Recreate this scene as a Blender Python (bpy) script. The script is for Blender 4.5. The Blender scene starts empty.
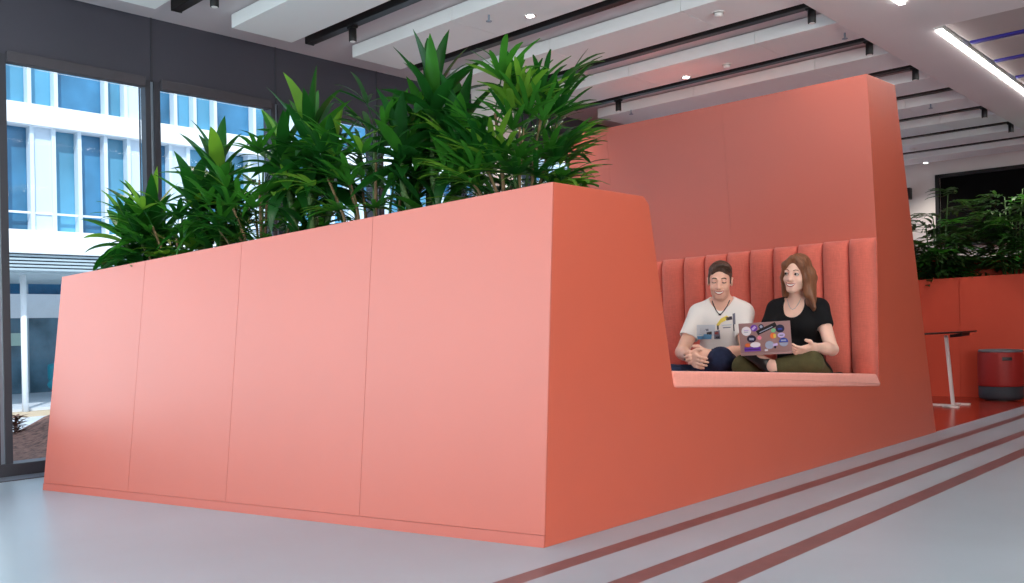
import bpy, bmesh, math, random
import numpy as np
from mathutils import Vector, Matrix
from mathutils.bvhtree import BVHTree
PI = math.pi
random.seed(7)
SC = bpy.context.scene
COL = SC.collection

# ------------------------------------------------------------------ materials
def lin(c):
    return tuple(((v / 255 + .055) / 1.055) ** 2.4 if v / 255 > .04045 else v / 255 / 12.92 for v in c)

def mat(name, rgb, rough=.5, metal=0., spec=.5, var=0., vscale=8., bump=0., bscale=60., emit=None, estr=0., sheen=0., trans=0., coat=0., stretch=None):
    m = bpy.data.materials.new(name); m.use_nodes = True
    nt = m.node_tree; N = nt.nodes; K = nt.links
    b = N['Principled BSDF']
    c = lin(rgb)
    b.inputs['Base Color'].default_value = (*c, 1)
    b.inputs['Roughness'].default_value = rough
    b.inputs['Metallic'].default_value = metal
    b.inputs['Specular IOR Level'].default_value = spec
    if sheen: b.inputs['Sheen Weight'].default_value = sheen; b.inputs['Sheen Roughness'].default_value = .5
    if coat: b.inputs['Coat Weight'].default_value = coat; b.inputs['Coat Roughness'].default_value = .42; b.inputs['Coat IOR'].default_value = 1.75
    if trans:
        b.inputs['Subsurface Weight'].default_value = trans
        b.inputs['Subsurface Radius'].default_value = (.02, .008, .004)
    if emit:
        b.inputs['Emission Color'].default_value = (*emit, 1); b.inputs['Emission Strength'].default_value = estr
    tc = N.new('ShaderNodeTexCoord')
    src = tc.outputs['Object']
    if stretch:
        mp = N.new('ShaderNodeMapping'); mp.inputs['Scale'].default_value = stretch
        K.new(src, mp.inputs['Vector']); src = mp.outputs['Vector']
    if var:
        n = N.new('ShaderNodeTexNoise'); n.inputs['Scale'].default_value = vscale; n.inputs['Detail'].default_value = 5
        K.new(src, n.inputs['Vector'])
        r = N.new('ShaderNodeValToRGB')
        r.color_ramp.elements[0].position = .3; r.color_ramp.elements[1].position = .7
        r.color_ramp.elements[0].color = (*[v * (1 - var) for v in c], 1)
        r.color_ramp.elements[1].color = (*[min(1, v * (1 + var)) for v in c], 1)
        K.new(n.outputs['Fac'], r.inputs['Fac']); K.new(r.outputs['Color'], b.inputs['Base Color'])
    if bump:
        n2 = N.new('ShaderNodeTexNoise'); n2.inputs['Scale'].default_value = bscale; n2.inputs['Detail'].default_value = 3
        K.new(src, n2.inputs['Vector'])
        bp = N.new('ShaderNodeBump'); bp.inputs['Strength'].default_value = bump; bp.inputs['Distance'].default_value = .01
        K.new(n2.outputs['Fac'], bp.inputs['Height']); K.new(bp.outputs['Normal'], b.inputs['Normal'])
    return m

def weave(m, scale, amt):
    """woven upholstery: a fine noise stretched both ways multiplied into the cloth colour and bump"""
    nt = m.node_tree; N = nt.nodes; K = nt.links; b = N['Principled BSDF']
    tc = N.new('ShaderNodeTexCoord'); outs = []
    for st in ((scale, scale, scale * .08), (scale * .12, scale * .12, scale)):
        mp = N.new('ShaderNodeMapping'); mp.inputs['Scale'].default_value = st
        n = N.new('ShaderNodeTexNoise'); n.inputs['Scale'].default_value = 1; n.inputs['Detail'].default_value = 2
        K.new(tc.outputs['Object'], mp.inputs['Vector']); K.new(mp.outputs['Vector'], n.inputs['Vector']); outs.append(n)
    a = N.new('ShaderNodeMath'); a.operation = 'ADD'
    K.new(outs[0].outputs['Fac'], a.inputs[0]); K.new(outs[1].outputs['Fac'], a.inputs[1])
    c = b.inputs['Base Color'].default_value[:3]
    r = N.new('ShaderNodeValToRGB')
    r.color_ramp.elements[0].position = .35; r.color_ramp.elements[1].position = .65
    r.color_ramp.elements[0].color = (*[v * (1 - amt) for v in c], 1); r.color_ramp.elements[1].color = (*[min(1, v * (1 + amt)) for v in c], 1)
    h = N.new('ShaderNodeMath'); h.operation = 'MULTIPLY'; h.inputs[1].default_value = .5
    K.new(a.outputs[0], h.inputs[0]); K.new(h.outputs[0], r.inputs['Fac']); K.new(r.outputs['Color'], b.inputs['Base Color'])
    bp = N.new('ShaderNodeBump'); bp.inputs['Strength'].default_value = .25; bp.inputs['Distance'].default_value = .002
    K.new(h.outputs[0], bp.inputs['Height']); K.new(bp.outputs['Normal'], b.inputs['Normal'])
    return m

def glass_mat(name, tint=(1, 1, 1), refl=.06):
    m = bpy.data.materials.new(name); m.use_nodes = True
    nt = m.node_tree; N = nt.nodes; K = nt.links
    N.remove(N['Principled BSDF'])
    t = N.new('ShaderNodeBsdfTransparent'); t.inputs[0].default_value = (*tint, 1)
    g = N.new('ShaderNodeBsdfGlossy'); g.inputs['Roughness'].default_value = .02
    fr = N.new('ShaderNodeFresnel'); fr.inputs['IOR'].default_value = 1.12
    mx = N.new('ShaderNodeMixShader')
    K.new(fr.outputs[0], mx.inputs[0]); K.new(t.outputs[0], mx.inputs[1]); K.new(g.outputs[0], mx.inputs[2])
    K.new(mx.outputs[0], N['Material Output'].inputs['Surface'])
    return m

def leaf_mat(name, rgb):
    m = bpy.data.materials.new(name); m.use_nodes = True
    nt = m.node_tree; N = nt.nodes; K = nt.links
    b = N['Principled BSDF']; c = lin(rgb)
    b.inputs['Roughness'].default_value = .36
    tc = N.new('ShaderNodeTexCoord'); n = N.new('ShaderNodeTexNoise'); n.inputs['Scale'].default_value = 9
    K.new(tc.outputs['Object'], n.inputs['Vector'])
    r = N.new('ShaderNodeValToRGB'); r.color_ramp.elements[0].position = .3; r.color_ramp.elements[1].position = .75
    r.color_ramp.elements[0].color = (*[v * .65 for v in c], 1); r.color_ramp.elements[1].color = (*[v * 1.35 for v in c], 1)
    K.new(n.outputs['Fac'], r.inputs['Fac']); K.new(r.outputs['Color'], b.inputs['Base Color'])
    t = N.new('ShaderNodeBsdfTranslucent'); t.inputs[0].default_value = (c[0] * 2.2, c[1] * 2.2, c[2] * 1.2, 1)
    mx = N.new('ShaderNodeMixShader'); mx.inputs[0].default_value = .3
    K.new(b.outputs[0], mx.inputs[1]); K.new(t.outputs[0], mx.inputs[2])
    K.new(mx.outputs[0], N['Material Output'].inputs['Surface'])
    return m

M = dict(
    coral=mat('coral_laminate', (200, 86, 57), .48, spec=1., coat=.6, var=.02, vscale=3, bump=.015, bscale=400),
    coral2=mat('coral_plinth', (197, 82, 54), .48, spec=1., coat=.6, var=.02, vscale=3),
    fabric=weave(mat('coral_fabric', (214, 110, 94), .9, spec=.2, sheen=.25), 260, .09),
    seatfab=weave(mat('salmon_fabric', (238, 156, 140), .9, spec=.2, sheen=.25), 260, .05),
    floor=mat('grey_floor', (155, 171, 181), .32, spec=.5, var=.07, vscale=1.3, bump=.006, bscale=30),
    stripe=mat('mauve_stripe', (112, 84, 86), .3, spec=.5, var=.12, vscale=14),
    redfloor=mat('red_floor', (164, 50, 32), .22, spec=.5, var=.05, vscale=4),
    ceil=mat('ceiling_paint', (206, 198, 202), .8, var=.02, vscale=2),
    panel=mat('ceiling_panel_white', (238, 242, 242), .75, var=.02, vscale=2),
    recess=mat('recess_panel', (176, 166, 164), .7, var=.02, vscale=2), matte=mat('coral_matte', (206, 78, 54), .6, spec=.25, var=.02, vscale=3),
    soffit=mat('soffit_paint', (226, 222, 222), .7, var=.02, vscale=2),
    black=mat('black_metal', (16, 15, 17), .45, var=.1, vscale=20),
    lens=mat('lit_lamp', (255, 250, 240), .3, emit=(1, .96, .88), estr=14),
    strip=mat('lit_strip', (255, 252, 250), .3, emit=(1, .97, .95), estr=7),
    indigo=mat('indigo_track', (48, 40, 150), .5, var=.05),
    white=mat('white_plastic', (235, 233, 230), .5, var=.02),
    dark=mat('anthracite_band', (62, 63, 74), .5, var=.04, vscale=2),
    frame=mat('anthracite_frame', (52, 54, 62), .4, var=.04, vscale=5),
    steel=mat('pale_steel', (150, 165, 180), .3, metal=.7, var=.04),
    blind=mat('grey_blind', (70, 68, 74), .7, var=.05, vscale=20),
    wall=mat('white_wall', (225, 220, 216), .8, var=.02, vscale=2),
    wallgrey=mat('warm_grey_wall', (150, 140, 138), .8, var=.03, vscale=2),
    night=mat('dark_opening', (8, 8, 9), .8, spec=.1, var=.1),
    soil=mat('soil', (40, 28, 20), .95, var=.4, vscale=60, bump=.5, bscale=80),
    glass=glass_mat('clear_glass', (.93, .97, 1.)),
    leafd=leaf_mat('leaf_dark', (26, 82, 30)), leafm=leaf_mat('leaf_mid', (52, 116, 38)), leafl=leaf_mat('leaf_light', (104, 152, 52)),
    leafy=leaf_mat('leaf_pale', (196, 196, 140)), leafs=leaf_mat('leaf_dull', (48, 84, 40)),  # last one: duller green of the background palms and ferns
    cane=mat('cane_green', (70, 104, 52), .6, var=.3, vscale=30), canew=mat('cane_brown', (112, 92, 62), .8, var=.3, vscale=40),
    skin=mat('skin', (234, 186, 164), .5, spec=.35, var=.04, vscale=25, trans=.12),
    skinw=mat('skin_fair', (240, 196, 176), .5, spec=.35, var=.04, vscale=25, trans=.12),
    stubble=mat('skin_stubble', (222, 173, 152), .6, spec=.3, var=.05, vscale=90),
    lip=mat('lip', (186, 96, 88), .4), teeth=mat('teeth', (244, 240, 232), .3), lash=mat('lash', (44, 28, 22), .6),
    eyew=mat('eye_white', (206, 196, 192), .25), iris=mat('iris', (44, 34, 30), .2),
    hairm=mat('hair_dark_brown', (76, 54, 42), .5, var=.45, vscale=60, bump=.5, bscale=120, stretch=(1, 1, .25)),
    hairw=mat('hair_auburn', (126, 82, 56), .42, var=.3, vscale=70, bump=.5, bscale=120, stretch=(1, 1, .12)),
    tee=mat('white_cotton', (236, 234, 230), .9, spec=.2, bump=.06, bscale=40), blacktee=mat('black_cotton', (19, 19, 22), .85, spec=.25, bump=.08, bscale=40),
    jeans=mat('navy_denim', (38, 46, 72), .85, spec=.2, var=.2, vscale=40, bump=.1, bscale=60), olive=mat('olive_cotton', (82, 78, 50), .85, spec=.2, var=.15, vscale=30, bump=.1, bscale=40),
    shoe=mat('black_leather', (20, 17, 18), .4), sole=mat('dark_red_sole', (70, 28, 26), .5), cord=mat('dark_cord', (44, 42, 50), .6),
    lap=mat('aluminium_mauve', (168, 136, 134), .4, metal=.3, var=.03), key=mat('black_keys', (24, 24, 28), .5),
    s_white=mat('sticker_white', (232, 230, 236), .5), s_purple=mat('sticker_purple', (112, 60, 176), .5), s_navy=mat('sticker_navy', (28, 28, 60), .5), s_pink=mat('sticker_pink', (240, 140, 160), .5),
    s_orange=mat('sticker_orange', (232, 118, 60), .5), s_blue=mat('sticker_blue', (44, 72, 170), .5), s_grey=mat('sticker_grey', (160, 172, 196), .5), s_black=mat('sticker_black', (18, 16, 20), .5), s_lilac=mat('sticker_lilac', (196, 180, 226), .5), s_green=mat('sticker_green', (120, 200, 150), .5), s_yellow=mat('print_yellow', (226, 204, 90), .8), s_sky=mat('print_blue', (104, 170, 216), .8), s_slate=mat('print_slate', (120, 124, 140), .8), s_pale=mat('print_pale', (206, 214, 222), .8), s_dark=mat('print_dark', (60, 56, 66), .8), s_red=mat('print_red', (150, 70, 66), .8),
    stoolred=mat('stool_red', (160, 36, 30), .55, var=.04, vscale=20), stooldark=mat('stool_charcoal', (50, 54, 62), .7, var=.08, vscale=30), stooltop=mat('stool_grey', (104, 106, 112), .85, var=.08, vscale=60),
    tabtop=mat('table_dark', (44, 34, 34), .35), tabw=mat('table_white', (235, 230, 228), .35),
    xwhite=mat('facade_white', (240, 242, 244), .6, var=.02), xpanel=mat('facade_panel', (206, 220, 232), .5), xgrey=mat('louvre_grey', (176, 190, 196), .6), xmull=mat('facade_mullion', (214, 226, 234), .4),
    xglass=mat('facade_glass', (92, 156, 186), .2, spec=.6, var=.4, vscale=.9, stretch=(1, 1, .6)), xglassd=mat('facade_glass_deep', (62, 120, 156), .2, spec=.6, var=.5, vscale=1.2),
    xstore=mat('storefront_glass', (104, 134, 150), .2, var=.5, vscale=1.5), xinner=mat('room_light', (190, 214, 200), .7), xteal=mat('teal_fabric', (40, 150, 168), .6), xground=mat('pale_paving', (206, 210, 216), .8, var=.05, vscale=2), xkerb=mat('kerb_tan', (196, 176, 150), .8),
    mulch=mat('bark_mulch', (120, 84, 72), .95, var=.6, vscale=26, bump=1, bscale=45), twig=mat('dry_brown', (112, 78, 68), .9, var=.4, vscale=30),
)

# ------------------------------------------------------------------ helpers
def obj(name, bm, m, parent=None, smooth=False, kind=None):
    me = bpy.data.meshes.new(name)
    bmesh.ops.recalc_face_normals(bm, faces=bm.faces)
    bm.to_mesh(me); bm.free()
    for x in (m if isinstance(m, (list, tuple)) else [m]): me.materials.append(M[x] if isinstance(x, str) else x)
    if smooth: me.polygons.foreach_set('use_smooth', [True] * len(me.polygons))
    o = bpy.data.objects.new(name, me); COL.objects.link(o)
    if parent is not None:
        o.parent = parent
        o.matrix_parent_inverse = Matrix.Translation(-Vector(parent.location)) if parent.rotation_euler.z == 0 else parent.matrix_basis.inverted()
    if kind: o['kind'] = kind
    return o

def raw(name, V, F, m, parent=None, smooth=True):
    bm = bmesh.new(); vs = [bm.verts.new(v) for v in V]
    for f in F:
        try: bm.faces.new([vs[i] for i in f])
        except ValueError: pass
    return obj(name, bm, m, parent, smooth)

def empty(name, loc, label=None, cat=None, group=None, kind=None):
    o = bpy.data.objects.new(name, None); COL.objects.link(o); o.location = loc; o.empty_display_size = .1
    return tag(o, label, cat, group, kind)

def tag(o, label=None, cat=None, group=None, kind=None):
    if label: o['label'] = label
    if cat: o['category'] = cat
    if group: o['group'] = group
    if kind: o['kind'] = kind
    return o

def box(bm, x0, x1, y0, y1, z0, z1, bev=0.):
    r = bmesh.ops.create_cube(bm, size=1)
    vs = r['verts']
    for v in vs:
        v.co = Vector((x0 + (v.co.x + .5) * (x1 - x0), y0 + (v.co.y + .5) * (y1 - y0), z0 + (v.co.z + .5) * (z1 - z0)))
    if bev:
        es = list({e for v in vs for e in v.link_edges})
        bmesh.ops.bevel(bm, geom=es, offset=bev, segments=2, affect='EDGES', profile=.6)
    return bm

def nb(): return bmesh.new()
def bx(*a, **k): return box(nb(), *a, **k)

def prism(bm, pts, d, bev=0., seg=2):
    """closed solid: polygon pts (3d, planar) swept along d"""
    d = Vector(d); a = [bm.verts.new(p) for p in pts]; b = [bm.verts.new(Vector(p) + d) for p in pts]
    n = len(pts); fs = [bm.faces.new(a), bm.faces.new(b[::-1])]
    for i in range(n): fs.append(bm.faces.new((a[i], b[i], b[(i + 1) % n], a[(i + 1) % n])))
    if bev:
        es = list({e for f in fs for e in f.edges})
        bmesh.ops.bevel(bm, geom=es, offset=bev, segments=seg, affect='EDGES', profile=.6)
    return bm

def tube(bm, pts, rad, n=8, cap=True):
    pts = [Vector(p) for p in pts]; rs = rad if isinstance(rad, (list, tuple)) else [rad] * len(pts)
    rings = []; up = Vector((.13, .21, .97))
    for i, p in enumerate(pts):
        t = (pts[min(i + 1, len(pts) - 1)] - pts[max(i - 1, 0)]).normalized()
        s = t.cross(up)
        if s.length < .1: s = t.cross(Vector((1, 0, 0)))
        s.normalize(); u = s.cross(t).normalized()
        rings.append([bm.verts.new(p + (s * math.cos(2 * PI * k / n) + u * math.sin(2 * PI * k / n)) * rs[i]) for k in range(n)])
    for a, b in zip(rings, rings[1:]):
        for k in range(n): bm.faces.new((a[k], a[(k + 1) % n], b[(k + 1) % n], b[k]))
    if cap: bm.faces.new(rings[0][::-1]); bm.faces.new(rings[-1])
    return bm

def lathe(bm, prof, c, n=40):
    rings = [[bm.verts.new((c[0] + r * math.cos(2 * PI * k / n), c[1] + r * math.sin(2 * PI * k / n), c[2] + z)) for k in range(n)] for r, z in prof]
    for a, b in zip(rings, rings[1:]):
        for k in range(n): bm.faces.new((a[k], a[(k + 1) % n], b[(k + 1) % n], b[k]))
    bm.faces.new(rings[0][::-1]); bm.faces.new(rings[-1])
    return bm

# ================================================================== SETTING
CEIL = 2.558; WX = -5.05
def struct(name, bm, m, parent=None, smooth=False): return obj(name, bm, m, parent, smooth, 'structure')

# floor with inlaid stripes and the red zone behind the booth
bm = nb()
xs = [(-5.05, -1.97, 0), (-1.97, -1.815, 0), (-1.815, -1.748, 1), (-1.748, -1.565, 0), (-1.565, -1.496, 1), (-1.496, -1.362, 0), (-1.362, -1.286, 1), (-1.286, 6, 0)]
for x0, x1, mi in xs:
    for y0, y1 in ((-2.8, 5.88), (5.88, 11)):
        f = bm.faces.new([bm.verts.new(p) for p in ((x0, y0, 0), (x1, y0, 0), (x1, y1, 0), (x0, y1, 0))])
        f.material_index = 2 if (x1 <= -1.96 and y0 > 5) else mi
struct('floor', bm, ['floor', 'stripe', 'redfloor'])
struct('trim_1', bx(-5.0, -4.88, -2.8, 2.4, .0, .004), 'frame')       # floor convector grille along the glazing
bm = nb()
for k in range(4): box(bm, -4.985 + k * .028, -4.973 + k * .028, -2.8, 2.4, .004, .009)
struct('trim_2', bm, 'steel')

struct('ceiling', bx(-5.05, 6, -2.8, 11, CEIL, CEIL + .12), 'ceil')
# lowered soffit right of the baffles, with the recess beyond it
def sofx(y): return -2.15 - .021 * (y - 4.46)
def strx(y): return -1.79 - .028 * (y - 5.5)
struct('trim_3', prism(nb(), [(sofx(-2.8), -2.8, 2.44), (strx(-2.8) - .02, -2.8, 2.44), (strx(11) - .02, 11, 2.44), (sofx(11), 11, 2.44)], (0, 0, CEIL - 2.44)), 'soffit')
bm = nb(); prism(bm, [(strx(-2.8) - .02, -2.8, 2.44), (6, -2.8, 2.44), (6, 5.5, 2.44), (strx(5.5) - .02, 5.5, 2.44)], (0, 0, CEIL - 2.44))
struct('trim_4', bm, 'soffit')

# glazed wall: band above, sill rail, posts
MUL = [1.39 + .815 * k for k in range(-5, 12)]
struct('wall_left', bx(-5.17, WX, -2.8, 11, 2.19, CEIL), 'dark')
bm = nb()
for y in MUL: box(bm, -5.05, -5.044, y + .035, y + .045, 2.19, CEIL)
struct('trim_5', bm, 'frame')
struct('baseboard_left', bx(-5.15, -5.03, -2.8, 11, 0, .065, bev=.004), 'frame')
for i, (a, b) in enumerate(zip(MUL, MUL[1:])):
    w = empty('window_%d' % (i + 1), (-5.06, (a + b) / 2, 0), kind='structure')
    fr = nb(); box(fr, -5.14, -5.045, a - .0, a + .03, .06, 2.19); box(fr, -5.14, -5.045, a + .052, a + .087, .06, 2.19)
    obj('post', fr, 'frame', w)
    obj('reveal', bx(-5.12, -5.06, a + .03, a + .052, .06, 2.19), 'steel', w)
    obj('blind_box', bx(-5.08, -5.02, a + .087, b - .005, 2.148, 2.205, bev=.006), 'blind', w)
    obj('pane', bx(-5.105, -5.095, a + .087, b - .005, .06, 2.15), 'glass', w)
# the other walls of the hall (mostly out of the frame) and an added light block
bm = nb(); box(bm, -5.05, -3.58, 11, 11.1, 0, CEIL); box(bm, -3.58, 6, 11, 11.1, 0, 1.56); box(bm, -3.58, 6, 11, 11.1, 2.36, CEIL)
struct('wall_rear', bm, 'wall')
struct('trim_6', bx(-3.58, 6, 11.03, 11.09, 1.56, 2.36), 'night')
bm = nb(); box(bm, -3.6, 6, 10.97, 11.02, 1.53, 1.57); box(bm, -3.6, 6, 10.97, 11.02, 2.35, 2.39); box(bm, -3.62, -3.58, 10.97, 11.02, 1.53, 2.39)
struct('trim_7', bm, 'black')
struct('wall_right', bx(3.9, 4.0, -2.8, 11, 0, CEIL), 'wallgrey')
struct('front_light_block', bx(-.8, 4.0, -2.9, -2.8, 0, CEIL), 'wallgrey')  # unseen piece added to cut the skylight on the booth front
# column by the glazing
struct('column', bx(-4.86, -4.62, 4.62, 4.86, 0, CEIL, bev=.012), 'wall')

# ---- ceiling baffles, tracks, lamps
ORD = ['nearest', 'second', 'third', 'fourth', 'fifth', 'sixth', 'seventh', 'eighth', 'ninth', 'tenth', 'eleventh']
PX = [(-4.66, -3.713), (-3.71, -2.733), (-2.73, -2.13)]
for k in range(-1, 10):
    y0 = 2.545 + .842 * k
    e = empty('ceiling_baffle', (-3.4, y0 + .2, 2.47), 'white hanging ceiling baffle, %s row from the camera of those over the left hall' % ORD[k + 1], 'ceiling panel', 'hanging ceiling baffles')
    for a, b in PX: obj('panel', bx(a, b, y0, y0 + .395, 2.472, 2.55, bev=.002), 'panel', e)
    for a, b in PX[:2]:
        for x in (a + .2, b - .2): obj('hanger', bx(x - .02, x + .02, y0 + .18, y0 + .22, 2.549, CEIL), 'black', e)
for k in range(-1, 9):
    y1 = 3.07 + .842 * k
    e = empty('lighting_track', (-3.4, y1 - .025, 2.515), 'black lighting track under the ceiling, %s from the camera' % ORD[k + 1], 'lighting track', 'black lighting tracks')
    obj('rail', bx(-4.62, -2.13, y1 - .055, y1, 2.475, CEIL + .001, bev=.003), 'black', e)
    obj('end_cap', bx(-4.628, -4.618, y1 - .057, y1 + .002, 2.473, CEIL), 'black', e)
def spot(x, y, label, watt=8):
    e = empty('track_spotlight', (x, y, 2.4), label, 'spotlight', 'spotlights on the ceiling tracks')
    obj('housing', lathe(nb(), [(.016, .0), (.021, .0), (.0225, .004), (.0225, .075), (.019, .078)], (x, y, 2.388), 20), 'black', e, True)
    obj('adapter', bx(x - .03, x + .03, y - .016, y + .016, 2.463, 2.4755), 'black', e)
    obj('lens', lathe(nb(), [(.016, 0), (.016, .006)], (x, y, 2.3865), 20), 'white', e)
    l = bpy.data.lights.new('spot_beam', 'SPOT'); l.energy = watt; l.spot_size = 1.8; l.spot_blend = .6; l.color = (1, .9, .8); l.shadow_soft_size = .02
    lo = bpy.data.objects.new('spot_beam', l); COL.objects.link(lo); lo.location = (x, y, 2.375)
TY = lambda k: 3.07 + .842 * k - .027
spot(-4.18, TY(0), 'black spotlight on the track above the tallest broad-leaved plant')
spot(-4.17, TY(2), 'black cylinder spotlight just above and right of the lady palm')
spot(-4.18, TY(3), 'black cylinder spotlight above the left end of the tall coral wall')
spot(-4.2, TY(-1), 'black spotlight cut off by the top edge above the leftmost big baffle')
spot(sofx(TY(2)) - .04, TY(2), 'black spotlight at the soffit edge nearest the camera, right end of the track', 1.5)
spot(sofx(TY(3)) - .04, TY(3), 'black spotlight at the soffit edge above the corner of the tall coral wall', 1.5)
spot(sofx(TY(4)) - .04, TY(4), 'black spotlight at the soffit edge just right of the tall coral wall top', 1.5)
spot(sofx(TY(6)) - .04, TY(6), 'black spotlight at the soffit edge, second from the far end')
spot(sofx(TY(7)) - .04, TY(7), 'black spotlight at the soffit edge, farthest from the camera')
def downlight(x, y, z, label, watt=16):
    e = empty('downlight', (x, y, z), label, 'downlight', 'lit round downlights')
    obj('trim_ring', lathe(nb(), [(.03, 0), (.036, -.003), (.036, 0.0)], (x, y, z), 24), 'white', e, True)
    obj('lens', lathe(nb(), [(.021, -.0045), (.021, -.001)], (x, y, z), 24), 'lens', e)
    l = bpy.data.lights.new('down_beam', 'SPOT'); l.energy = watt; l.spot_size = 2.2; l.spot_blend = .7; l.color = (1, .92, .82); l.shadow_soft_size = .02
    lo = bpy.data.objects.new('down_beam', l); COL.objects.link(lo); lo.location = (x, y, z - .02)
downlight(-3.35, 3.66, 2.472, 'lit round downlight in the baffle above the lady palm')
downlight(-3.45, 5.40, 2.472, 'lit round downlight in the baffle above the tall coral wall')
downlight(-3.56, 10.5, 2.472, 'small lit downlight in the far baffles right of the tall coral wall')
downlight(-1.42, 5.1, 2.44, 'lit downlight in the flat soffit at the top right corner', 3)
def detector(x, y, z, label):
    e = empty('smoke_detector', (x, y, z), label, 'smoke detector', 'ceiling detectors')
    obj('base', lathe(nb(), [(.03, 0), (.034, -.006), (.034, 0.001)], (x, y, z), 24), 'white', e, True)
    obj('sensor', lathe(nb(), [(.012, -.026), (.022, -.022), (.026, -.006)], (x, y, z), 24), 'white', e, True)
detector(-2.59, 4.40, 2.472, 'white round smoke detector on the baffle nearer the camera')
detector(-3.09, 5.34, 2.472, 'white round smoke detector on the baffle right of the lit downlight over the tall wall')
detector(-3.35, 9.5, 2.472, 'white round smoke detector among the far baffles')
def sprinkler(x, y, label):
    e = empty('sprinkler', (x, y, 2.472), label, 'sprinkler', 'ceiling sprinklers')
    obj('pipe', tube(nb(), [(x, y, 2.472), (x, y, 2.44)], .006), 'steel', e, True)
    obj('deflector', lathe(nb(), [(.016, 0), (.018, .003), (.006, .008)], (x, y, 2.434), 16), 'steel', e, True)
sprinkler(-2.25, 5.29, 'small metal sprinkler head under a baffle beside the soffit, nearer one')
sprinkler(-2.53, 7.6, 'small metal sprinkler head under a baffle beside the soffit, farther one')
sprinkler(-3.5, 3.48, 'small metal sprinkler head at the top edge above the lady palm')
sprinkler(-4.3, 5.9, 'small metal sprinkler head under the baffle left of the tall wall')
def strip(y0, y1, label):
    e = empty('strip_light', (strx((y0 + y1) / 2), (y0 + y1) / 2, 2.435), label, 'strip light', 'linear ceiling lights')
    def rib(x0, x1, e_): return [(strx(y0 - e_) + x0, y0 - e_), (strx(y0 - e_) + x1, y0 - e_), (strx(y1 + e_) + x1, y1 + e_), (strx(y1 + e_) + x0, y1 + e_)]
    obj('diffuser', prism(nb(), [(x, y, 2.428) for x, y in rib(-.016, .016, 0)], (0, 0, .024)), 'strip', e)
    obj('housing', prism(nb(), [(x, y, 2.44) for x, y in rib(-.021, .021, .005)], (0, 0, CEIL - 2.44)), 'white', e)
    l = bpy.data.lights.new('strip_glow', 'AREA'); l.shape = 'RECTANGLE'; l.size = .03; l.size_y = y1 - y0; l.energy = 3; l.color = (1, .96, .92)
    lo = bpy.data.objects.new('strip_glow', l); COL.objects.link(lo); lo.location = (strx((y0 + y1) / 2), (y0 + y1) / 2, 2.42); lo.rotation_euler = (0, 0, math.atan(.028))
strip(5.55, 10.6, 'long glowing strip light along the right edge of the soffit')
strip(2.4, 4.92, 'end of a glowing strip light at the top edge of the picture')
for k in range(9):
    y0 = 5.53 + .565 * k
    x0 = strx(y0) + .03
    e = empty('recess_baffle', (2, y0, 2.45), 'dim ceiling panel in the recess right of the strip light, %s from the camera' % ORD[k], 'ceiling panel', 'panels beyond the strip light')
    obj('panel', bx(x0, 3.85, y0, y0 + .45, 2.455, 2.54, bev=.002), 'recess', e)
    obj('hanger', bx(x0 + .4, x0 + .43, y0 + .2, y0 + .23, 2.539, CEIL), 'black', e)
    e = empty('indigo_rail', (2, y0 + .51, 2.46), 'indigo coloured ceiling rail right of the strip light, %s from the camera' % ORD[k], 'ceiling rail', 'indigo ceiling rails')
    obj('rail', bx(x0, 3.85, y0 + .485, y0 + .53, 2.452, 2.50), 'indigo', e)
    obj('bracket', bx(x0 + .2, x0 + .23, y0 + .495, y0 + .52, 2.499, CEIL), 'black', e)

# ================================================================== THE BOOTH
SX = -1.96
A = Vector((SX, 2.16, 0)); T = Vector((SX, 2.239, 1.22)); TL = Vector((-4.429, 1.521, 1.004)); BL = Vector((-4.489, 1.439, 0))
NIN = Vector((-.274, .96, 0)).normalized()
N3 = (T - A).cross(BL - A).normalized()
if N3.dot(NIN) < 0: N3 = -N3
booth = empty('seating_booth', (-3.2, 3.6, 0), 'large angular coral seating booth with a planter trough, tall back wall and padded bench', 'seating booth')
def fpt(u, s, d=0):
    """point on the sloping front: u along the run, s from floor 0 to rim 1, d inward"""
    lo = A.lerp(BL, u); hi = T.lerp(TL, u)
    return lo.lerp(hi, s) + N3 * d
us = [0, .292, .552, .777, 1]
G = .0007 / 2.5
for i, (u0, u1) in enumerate(zip(us, us[1:])):
    a = u0 + (G if i else 0); b = u1 - (G if i < 3 else 0)
    s0 = .034
    P = [fpt(a, s0), fpt(b, s0), fpt(b, 1), fpt(a, 1)]
    obj('front_panel', prism(nb(), P, N3 * .0036), 'coral', booth)
P = [fpt(0, 0), fpt(1, 0), fpt(1, .0325), fpt(0, .0325)]
obj('plinth', prism(nb(), [p - N3 * .0015 for p in P], N3 * .005), 'coral2', booth)
# planter body: shell with an open trough
def planter_shell(bm, fo, depth, t=.03, trough=.28, x_end=None):
    """fo: four outer front points (right bottom, right top, left top, left bottom)"""
    rb, rt, lt, lb = fo
    dtop = NIN * depth; dbot = NIN * (depth + .2)
    def back(p, top):
        q = p + (dtop if top else dbot)
        return q
    ob = [rb, lb, back(lb, 0), back(rb, 0)]; ot = [rt, lt, back(lt, 1), back(rt, 1)]
    ex = (lt - rt).normalized()
    it = [rt + ex * t + NIN * t, lt - ex * t + NIN * t, lt - ex * t + NIN * (depth - t), rt + ex * t + NIN * (depth - t)]
    ib = [p - Vector((0, 0, trough)) for p in it]
    V = [[bm.verts.new(p) for p in L] for L in (ob, ot, it, ib)]
    bm.faces.new(V[0][::-1])
    for L0, L1 in ((0, 1), (1, 2), (2, 3)):
        for k in range(4): bm.faces.new((V[L0][k], V[L0][(k + 1) % 4], V[L1][(k + 1) % 4], V[L1][k]))
    bm.faces.new(V[3])
    return it
e0 = .004
fo = [A + N3 * e0 + Vector((-.02, -.005, 0)), T + N3 * e0 + Vector((-.02, -.005, 0)), TL + N3 * e0, BL + N3 * e0]
bm = nb(); it = planter_shell(bm, fo, .53)
obj('planter_box', bm, 'coral', booth)
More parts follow.
